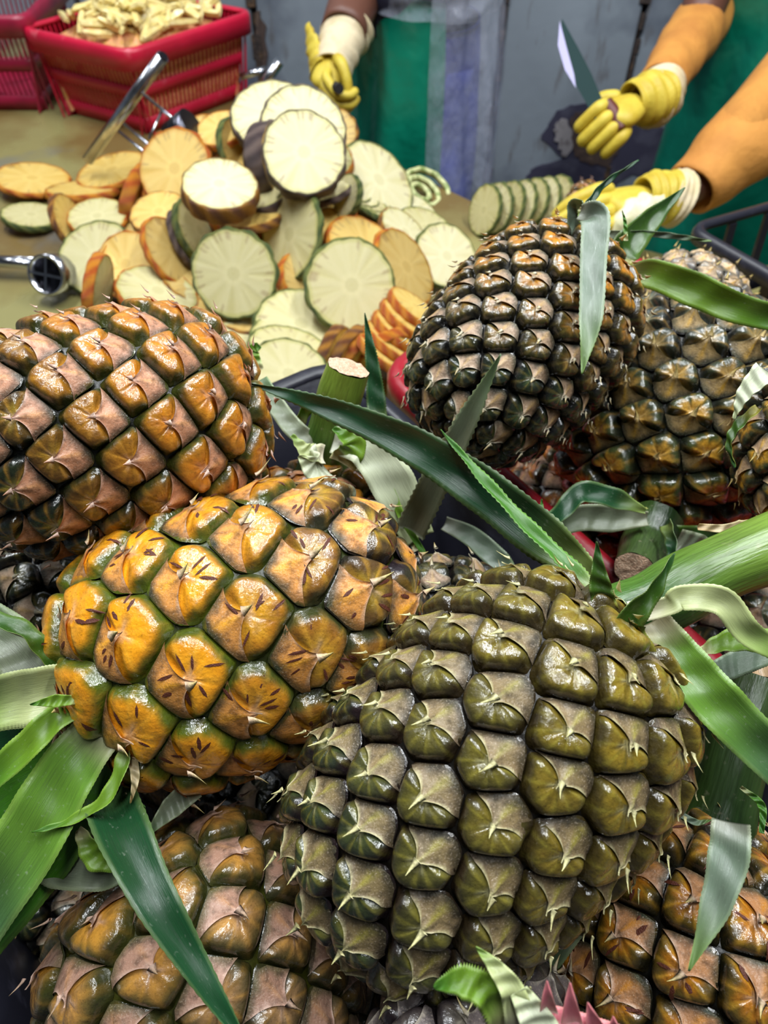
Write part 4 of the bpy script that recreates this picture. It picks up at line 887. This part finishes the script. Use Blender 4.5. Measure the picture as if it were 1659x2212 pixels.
hd1 = W(706, 168, 1.39)
tubepath('glove_cuff', [W(752, 60, 1.435), W(735, 100, 1.42), W(716, 152, 1.40)], [.050, .041, .036], M['cuff'], wk1, wr=.05, seed=2)
glove(W(722, 128, 1.40), W(700, 190, 1.385)-W(722, 128, 1.40), (W(640, 150, 1.38)-W(722, 140, 1.40)), (1.0, 1.05, 1.1, 1.15), (.8, 1.1), wk1, .92, mirror=-1)
tubepath('glove_flap', [W(664, 55, 1.42), W(676, 100, 1.41), W(688, 150, 1.40)], [.008, .020, .026], M['glove'], wk1, wr=.12, seed=5, flat=.5)
kn = empty('coring_knife', W(728, 190, 1.34), 'black handled knife gripped in the yellow glove over the pile', 'knife')
tube_obj('handle', W(716, 182, 1.40), W(733, 192, 1.325), .0085, M['hair'], kn); tube_obj('shaft', W(716, 182, 1.40), W(702, 240, 1.44), .004, M['steel'], kn)
# worker two
f2 = Vector((-.55, -.83, 0)).normalized(); w2x, w2y = .85, 1.68
wrA = W(1410, 205, 1.24); elA = W(1500, 70, 1.38); wrB = W(1478, 425, 1.13); elB = W(1720, 200, 1.16)
wk2, P2_, _, s2_ = person('worker in a green rubber apron and orange sleeves chopping with a raised blade', w2x, w2y, f2, 1.70, M['navy'], M['navy'], dict(l=(elB, wrB), r=(elA, wrA)), lean=.05)
sheet('apron', w2x, w2y, f2, -88, 88, .40, 1.34, .145, M['green_apron'], wk2, rz=.30, amp=.010, seed=8, lean=.02)
shl = P2_(.175, .045, 1.38); shr = P2_(-.175, .045, 1.38)
tubepath('sleeve', [elA+(elA-wrA)*.35, elA, (elA+wrA)/2, wrA+(elA-wrA)*.12], [.050, .052, .044, .036], M['orange_cloth'], wk2, wr=.03, seed=1)
tubepath('sleeve', [shl, elB+(elB-wrB)*.10, (elB*.5+wrB*.5), wrB+(elB-wrB)*.06], [.068, .070, .062, .042], M['orange_cloth'], wk2, wr=.035, seed=2, n=40)
tubepath('glove_cuff', [W(1432, 185, 1.25), W(1418, 215, 1.235), W(1395, 225, 1.225)], [.038, .040, .036], M['cuff'], wk2, wr=.05, seed=3)
tubepath('glove_gauntlet', [W(1425, 212, 1.235), W(1395, 215, 1.22), W(1360, 222, 1.21)], [.041, .040, .030], M['glove'], wk2, wr=.05, seed=3)
glove(W(1375, 222, 1.215), W(1322, 262, 1.19)-W(1375, 222, 1.215), Vector((0, -.75, .65)), (1.25, 1.25, 1.3, 1.35), (.6, 1.2), wk2, 1.0, mirror=1)
tubepath('glove_cuff', [W(1470, 432, 1.125), W(1452, 425, 1.12), W(1440, 420, 1.118)], [.042, .040, .036], M['cuff'], wk2, wr=.04, seed=4)
tubepath('glove_gauntlet', [W(1450, 428, 1.12), W(1415, 425, 1.115), W(1385, 428, 1.11)], [.038, .036, .030], M['glove'], wk2, wr=.05, seed=5)
glove(W(1400, 426, 1.112), W(1300, 448, 1.09)-W(1400, 426, 1.112), Vector((.1, -.45, .9)), (.35, .3, .35, .45), (.5, .3), wk2, 1.0, mirror=-1)
mc = empty('cleaver', W(1320, 240, 1.19), 'long dark blade with reddish wooden handle raised in the right hand worker glove', 'knife')
tubepath('handle', [W(1342, 282, 1.19), W(1325, 248, 1.19), W(1308, 222, 1.19)], [.011, .013, .011], M['wood'], mc, wr=.0, m=16)
bw = [(1318, 262), (1300, 212), (1278, 160), (1250, 105), (1214, 40), (1208, 95), (1222, 145), (1256, 205), (1288, 262)]
A = [W(*p, 1.19+.0006) for p in bw]; B = [W(*p, 1.19-.0006) for p in bw]; n_ = len(bw)
mesh_np('blade', A+B, [list(range(n_)), [n_+k for k in range(n_)][::-1]]+[[k, (k+1) % n_, n_+(k+1) % n_, n_+k] for k in range(n_)], M['blade'], mc, smooth=False)
ew = [(1209, 45), (1205, 98), (1220, 150), (1244, 190), (1240, 160), (1226, 110)]  # separate pale plate painting the bright reflection along the blade edge
A = [W(*p, 1.188) for p in ew]; B = [W(*p, 1.192) for p in ew]; n_ = len(ew)
mesh_np('edge_glint_plate', A+B, [list(range(n_))[::-1], [n_+k for k in range(n_)]]+[[k, (k+1) % n_, n_+(k+1) % n_, n_+k] for k in range(n_)], M['edge'], mc, smooth=False)
# the fruit under the glove
ch = empty('peeled_pineapple_chunk', W(1385, 478, 1.10), 'white peeled chunk of pineapple under the gloved hand of the right hand worker', 'pineapple piece')
def lump(name, pts, rads, mt, parent, seed, wr=.12, flat=.7): return tubepath(name, pts, rads, mt, parent, wr=wr, seed=seed, m=18, n=14, flat=flat)
M['wflesh'] = mat('pale_flesh', lin((232, 224, 188)), .4, noise=[(40, lin((205, 210, 150)), .5, .65, .7)], bump=(120, .6, .003))
lump('flesh', [W(1318, 512, 1.09), W(1345, 490, 1.09), W(1385, 465, 1.10), W(1432, 448, 1.11)], [.008, .028, .034, .020], M['wflesh'], ch, 3)
pineapple('half cut pineapple with brown skin held down by the yellow glove', W(1296, 452, 1.20), W(1225, 458, 1.20), .043, 60, P_RUST, H=.003, seed=31, ripe=((0, 0), .4), **LO)
# ---------------------------------------------------------------- leaves and stalks (parts of their pineapple, or loose)
# olive pineapple (base at its upper right)
stalk([(1330, 1335, .355), (1420, 1300, .352), (1540, 1235, .352), (1720, 1165, .36)], [70, 76, 74, 78], p5, STG, seed=1)
leaf([(1408, 1340, .325), (1470, 1425, .315), (1560, 1530, .305), (1700, 1670, .30)], [70, 96, 108, 96], 'blade', p5, fold=.5, roll=-.15)
leaf([(1390, 1400, .335), (1490, 1500, .325), (1590, 1590, .32), (1700, 1655, .315)], [40, 52, 56, 50], 'silver', p5, fold=.4, roll=.5)
leaf([(1310, 1322, .322), (1296, 1262, .318), (1289, 1170, .316)], [52, 46, 3], 'olive', p5, fold=.5)
leaf([(1385, 1425, .315), (1355, 1350, .308), (1410, 1280, .306), (1457, 1195, .306)], [70, 72, 36, 3], 'olive', p5, fold=.6, roll=.5)
leaf([(1300, 1300, .365), (1240, 1235, .372), (1130, 1128, .382), (1030, 1020, .39), (952, 928, .395)], [34, 40, 32, 24, 3], 'green', p5, fold=.5, roll=.6, serr=.0007)
leaf([(1285, 1242, .385), (1180, 1165, .392), (1040, 1055, .398), (880, 955, .403), (700, 878, .41), (540, 828, .405)], [40, 104, 100, 80, 46, 3], 'dark', p5, fold=.42, roll=-.2, serr=.0005, n=110)
leaf([(1410, 1425, .33), (1475, 1470, .33), (1570, 1468, .33)], [34, 30, 3], 'dark', p5, fold=.7, roll=.9)
leaf([(1360, 1325, .325), (1440, 1310, .318), (1475, 1292, .315), (1560, 1300, .312), (1620, 1370, .312), (1710, 1420, .315)], [50, 40, 55, 62, 56, 44], 'pale', p5, fold=.4, roll=-.1)
leaf([(1505, 1412, .325), (1590, 1385, .322), (1720, 1392, .32)], [16, 58, 60], 'lime', p5, fold=.5, roll=-.5)
leaf([(1530, 1462, .34), (1600, 1430, .34), (1720, 1385, .34)], [46, 56, 50], 'silver', p5, fold=.1)
leaf([(1300, 1290, .34), (1340, 1305, .325), (1385, 1330, .32)], [20, 34, 26], 'pale', p5, fold=.6, roll=.8)
leaf([(1460, 1500, .33), (1500, 1520, .325), (1515, 1525, .325)], [22, 14, 3], 'lime', p5, fold=.5)
leaf([(1420, 1150, .53), (1500, 1165, .525), (1600, 1150, .52)], [70, 110, 90], 'dark', p4, fold=.4)
leaf([(1380, 1200, .55), (1480, 1230, .545), (1620, 1180, .54)], [80, 120, 120], 'gray', p4, fold=.4, roll=.6)
leaf([(1560, 1100, .53), (1620, 1160, .52), (1700, 1190, .52)], [40, 90, 90], 'dark', p4, fold=.4)
# golden pineapple (base at its left)
stalk([(235, 1500, .392), (170, 1505, .375), (110, 1512, .365)], [70, 56, 50], p2, (L(190, 155, 130), L(170, 150, 110), L(150, 160, 90)), seed=9)
leaf([(245, 1545, 0.350), (150, 1665, 0.340), (60, 1820, 0.330), (-70, 2010, 0.325)], [96, 128, 150, 150], 'blade', p2, fold=.45, roll=.25)
leaf([(262, 1585, 0.360), (190, 1720, 0.350), (90, 1860, 0.345), (-60, 2040, 0.340)], [60, 96, 120, 120], 'green', p2, fold=.4, roll=-.3)
leaf([(205, 1485, 0.360), (130, 1490, 0.350), (40, 1508, 0.345), (-70, 1530, 0.345)], [60, 116, 124, 110], 'pale', p2, fold=.5, roll=-.2)
leaf([(215, 1510, 0.353), (130, 1545, 0.340), (50, 1620, 0.333), (-60, 1720, 0.330)], [50, 56, 64, 56], 'lime', p2, fold=.5, roll=.3)
leaf([(262, 1575, 0.350), (268, 1640, 0.340), (230, 1725, 0.333), (150, 1775, 0.331), (70, 1798, 0.331)], [16, 36, 34, 22, 3], 'lime', p2, fold=.6, roll=.7)
leaf([(175, 1462, 0.360), (105, 1425, 0.353), (50, 1365, 0.349), (-60, 1325, 0.349)], [18, 56, 54, 50], 'olive', p2, fold=.6, roll=.9)
leaf([(170, 1500, 0.380), (80, 1450, 0.375), (20, 1385, 0.375), (-60, 1330, 0.375)], [60, 110, 110, 100], 'gray', p2, fold=.3)
leaf([(180, 1512, 0.337), (120, 1514, 0.333), (65, 1522, 0.331)], [14, 28, 3], 'lime', p2, fold=.5)
leaf([(190, 1600, 0.385), (100, 1660, 0.380), (10, 1710, 0.377), (-80, 1790, 0.375)], [90, 150, 160, 150], 'green', p2, fold=.3)
leaf([(150, 1540, 0.400), (60, 1590, 0.395), (-60, 1640, 0.395)], [120, 150, 150], 'dark', p2, fold=.3)
leaf([(260, 1600, 0.365), (230, 1690, 0.360), (200, 1760, 0.360)], [60, 60, 30], 'gray', p2, fold=.3)
leaf([(282, 1618, 0.345), (292, 1680, 0.341), (282, 1735, 0.340)], [22, 18, 3], 'dry', p2, fold=.5)
# brown pineapple, lower left
leaf([(205, 1640, .385), (232, 1715, .355), (268, 1805, .318), (330, 1935, .298), (420, 2085, .292), (515, 2235, .288)], [70, 112, 112, 92, 62, 20], 'dark', p6, fold=.5, roll=-.15, n=70, label='long shiny dark green leaf')
leaf([(60, 1850, .36), (130, 1870, .35), (230, 1880, .345), (290, 1860, .345)], [40, 90, 80, 30], 'gray', p6, fold=.5)
leaf([(170, 1790, .34), (210, 1850, .335), (290, 1870, .335)], [20, 60, 16], 'lime', p6, fold=.5, roll=.5)
leaf([(420, 1700, .37), (370, 1745, .365), (320, 1800, .36)], [50, 46, 10], 'gray', p6, fold=.5)
leaf([(318, 1830, .345), (308, 1780, .342), (312, 1740, .34)], [30, 24, 3], 'green', p6, fold=.5)
leaf([(80, 1880, .36), (140, 1895, .352), (260, 1890, .35)], [16, 26, 12], 'pink', p6, fold=.5)
# dark wet pineapple, leaves at its upper right
leaf([(1252, 458, .435), (1285, 470, .430), (1282, 560, .42), (1276, 690, .405), (1257, 808, .40)], [30, 62, 56, 50, 3], 'silver', p3, fold=.35, serr=.00035, n=90, label='folded silvery leaf hanging down')
leaf([(1300, 580, .50), (1258, 530, .47), (1240, 450, .46), (1262, 448, .452)], [50, 44, 34, 26], 'silver', p3, fold=.4, roll=.4)
leaf([(1250, 470, .47), (1270, 440, .47), (1310, 393, .48), (1379, 346, .49)], [16, 18, 15, 2], 'dark', p3, fold=.5, roll=.6)
leaf([(1252, 450, .455), (1262, 470, .452), (1280, 480, .452)], [6, 26, 14], 'lime', p3, fold=.3)
leaf([(1335, 570, .50), (1352, 535, .50), (1405, 475, .51), (1479, 406, .52)], [50, 72, 50, 3], 'olive', p3, fold=.5, roll=.3)
leaf([(1290, 508, .50), (1400, 505, .51), (1470, 512, .515), (1536, 521, .52)], [20, 14, 12, 3], 'silver', p3, fold=.5, roll=.3)
leaf([(1340, 600, .485), (1400, 590, .475), (1500, 625, .465), (1600, 668, .46), (1740, 700, .46)], [16, 60, 72, 62, 50], 'lime', p3, fold=.4, roll=.1, n=80)
leaf([(1352, 520, .49), (1350, 480, .49), (1344, 455, .49)], [9, 7, 2], 'green', p3, fold=.5)
# green and gold pineapple: leaves and stalk below it
leaf([(1395, 1105, .455), (1335, 1080, .45), (1260, 1065, .445), (1215, 1105, .445), (1165, 1150, .45)], [10, 46, 50, 40, 34], 'dark', p4, fold=.45, roll=.4)
leaf([(1400, 1120, .47), (1320, 1120, .47), (1250, 1120, .47), (1180, 1150, .475)], [30, 60, 56, 40], 'gray', p4, fold=.5)
leaf([(1178, 1160, .44), (1172, 1120, .44), (1170, 1078, .44)], [18, 14, 3], 'green', p4, fold=.5)
stalk([(1420, 1120, .50), (1395, 1180, .485), (1372, 1232, .46)], [54, 52, 44], p4, STD, seed=2)
leaf([(1440, 1130, .46), (1452, 1180, .45), (1445, 1250, .445), (1400, 1330, .44)], [34, 30, 20, 6], 'dark', p4, fold=.5, roll=.7)
leaf([(1460, 1170, .48), (1500, 1190, .475), (1545, 1215, .475)], [60, 80, 50], 'gray', p4, fold=.4)
leaf([(1380, 1110, .49), (1440, 1160, .485), (1560, 1160, .485)], [40, 60, 50], 'olive', p4, fold=.4)
# amber brown pineapple, lower right, with its stalk
stalk([(1525, 1830, .375), (1560, 1740, .375), (1600, 1600, .38), (1640, 1480, .39)], [92, 76, 66, 62], p7, STD, seed=3)
stalk([(1700, 1640, .37), (1650, 1520, .385), (1620, 1420, .40)], [40, 34, 34], p7, (L(190, 160, 120), L(150, 120, 80), L(210, 180, 140)), seed=4)
leaf([(1580, 1775, .285), (1575, 1850, .28), (1545, 1960, .275), (1488, 2098, .27)], [76, 84, 62, 3], 'silver', p7, fold=.35, roll=.15, n=60, label='torn silvery green leaf')
leaf([(1400, 1810, .36), (1320, 1900, .355), (1240, 2000, .35), (1165, 2100, .35)], [36, 46, 50, 52], 'gray', p7, fold=.25)
leaf([(1430, 1690, .32), (1450, 1740, .318), (1500, 1775, .315), (1535, 1772, .315)], [14, 12, 14, 3], 'silver', p7, fold=.5)
leaf([(1600, 1700, .34), (1645, 1740, .335), (1645, 1800, .33)], [8, 16, 10], 'green', p7, fold=.5)
# purple black pineapple at the bottom
leaf([(1110, 2230, .245), (1060, 2150, .24), (1000, 2120, .24), (938, 2132, .243)], [90, 62, 56, 10], 'lime', p8, fold=.35, serr=.0012, label='bright lime green leaf')
leaf([(1130, 2250, .242), (1110, 2150, .236), (1070, 2090, .238), (1028, 2045, .242)], [70, 56, 34, 4], 'pale', p8, fold=.45)
leaf([(1190, 2280, .236), (1160, 2210, .234), (1120, 2140, .236)], [100, 76, 40], 'cream', p8, fold=.3)
for k, (x0, y0, tx, ty, w_) in enumerate([(1185, 2190, 1182, 2118, 42), (1235, 2215, 1232, 2122, 50), (1290, 2235, 1270, 2165, 50), (1330, 2240, 1325, 2195, 40)]):
    leaf([(x0, y0, .236), ((x0+tx)/2, (y0+ty)/2, .232), (tx, ty, .232)], [w_, w_*.6, 2], 'pink', p8, fold=.3, serr=0, n=14, label='pink pointed leaf')
leaf([(1160, 2195, .238), (1230, 2215, .235), (1340, 2250, .236)], [50, 60, 60], 'pink', p8, fold=.2)
# right edge pineapple
leaf([(1659, 800, .37), (1610, 850, .372), (1585, 905, .376)], [60, 34, 4], 'cream', p11, fold=.5, roll=.4)
leaf([(1640, 880, .375), (1595, 920, .376), (1575, 960, .378), (1588, 1010, .38)], [20, 24, 14, 3], 'olive', p11, fold=.6, roll=.6)
o = leaf([(1508, 1138, .40), (1560, 1142, .40), (1600, 1140, .398), (1635, 1125, .398)], [14, 18, 34, 10], 'dry', None, fold=.4); tag(o, 'dry straw coloured shred of leaf above the thick green stalk', 'leaf')
# hidden orange pineapple: stalk standing up and its wide pale leaves
stalk([(690, 1030, .49), (705, 960, .475), (725, 880, .46), (752, 795, .445)], [56, 46, 46, 46], p13, STG, seed=5)
leaf([(720, 950, .455), (790, 970, .455), (850, 1050, .46), (905, 1165, .475)], [60, 86, 100, 70], 'cream', p13, fold=.35, roll=-.2)
leaf([(690, 960, .462), (640, 930, .465), (600, 880, .475), (565, 820, .49)], [34, 44, 40, 26], 'gray', p13, fold=.3)
leaf([(700, 985, .455), (660, 975, .45), (630, 940, .45)], [50, 40, 8], 'pale', p13, fold=.6, roll=.6)
leaf([(700, 1000, .452), (680, 1010, .448), (645, 985, .446)], [90, 66, 6], 'cream', p13, fold=.4)
leaf([(735, 1000, .452), (760, 960, .45), (720, 925, .45)], [70, 60, 8], 'lime', p13, fold=.6, roll=.5)
leaf([(760, 1000, .47), (830, 1040, .465), (870, 1120, .465), (915, 1195, .47)], [20, 20, 16, 12], 'lime', p13, fold=.5)
leaf([(555, 800, .52), (545, 760, .52), (560, 745, .52)], [30, 28, 14], 'lime', p13, fold=.4)
leaf([(640, 920, .48), (670, 870, .47), (690, 850, .47)], [30, 26, 6], 'lime', p13, fold=.5, roll=.6)
o = leaf([(818, 940, .50), (812, 860, .50), (802, 770, .495), (788, 676, .49)], [40, 40, 26, 2], 'dark', None, fold=.35, serr=.0006); tag(o, 'narrow dark leaf standing upright beside the cut green stalk', 'leaf')
o = leaf([(885, 1150, .465), (945, 1030, .435), (1010, 905, .41), (1082, 765, .39)], [66, 62, 46, 3], 'gray', None, fold=.35, n=60, serr=.0008); tag(o, 'grey green leaf leaning upright across the red crate rim', 'leaf')
o = leaf([(900, 1190, .48), (870, 1130, .48), (835, 1080, .48)], [14, 14, 10], 'lime', None, fold=.4); tag(o, 'thin curved green leaf right of the golden pineapple tip', 'leaf')
o = leaf([(960, 1130, .52), (1020, 1160, .51), (1080, 1215, .50), (1110, 1260, .50)], [30, 44, 50, 30], 'silver', None, fold=.4); tag(o, 'pale leaf lying in the dark gap above the olive pineapple', 'leaf')
o = leaf([(-40, 1300, .47), (70, 1285, .46), (150, 1240, .46)], [50, 60, 10], 'dark', None, fold=.4); tag(o, 'dark leaf in the shadow left of the golden pineapple', 'leaf')
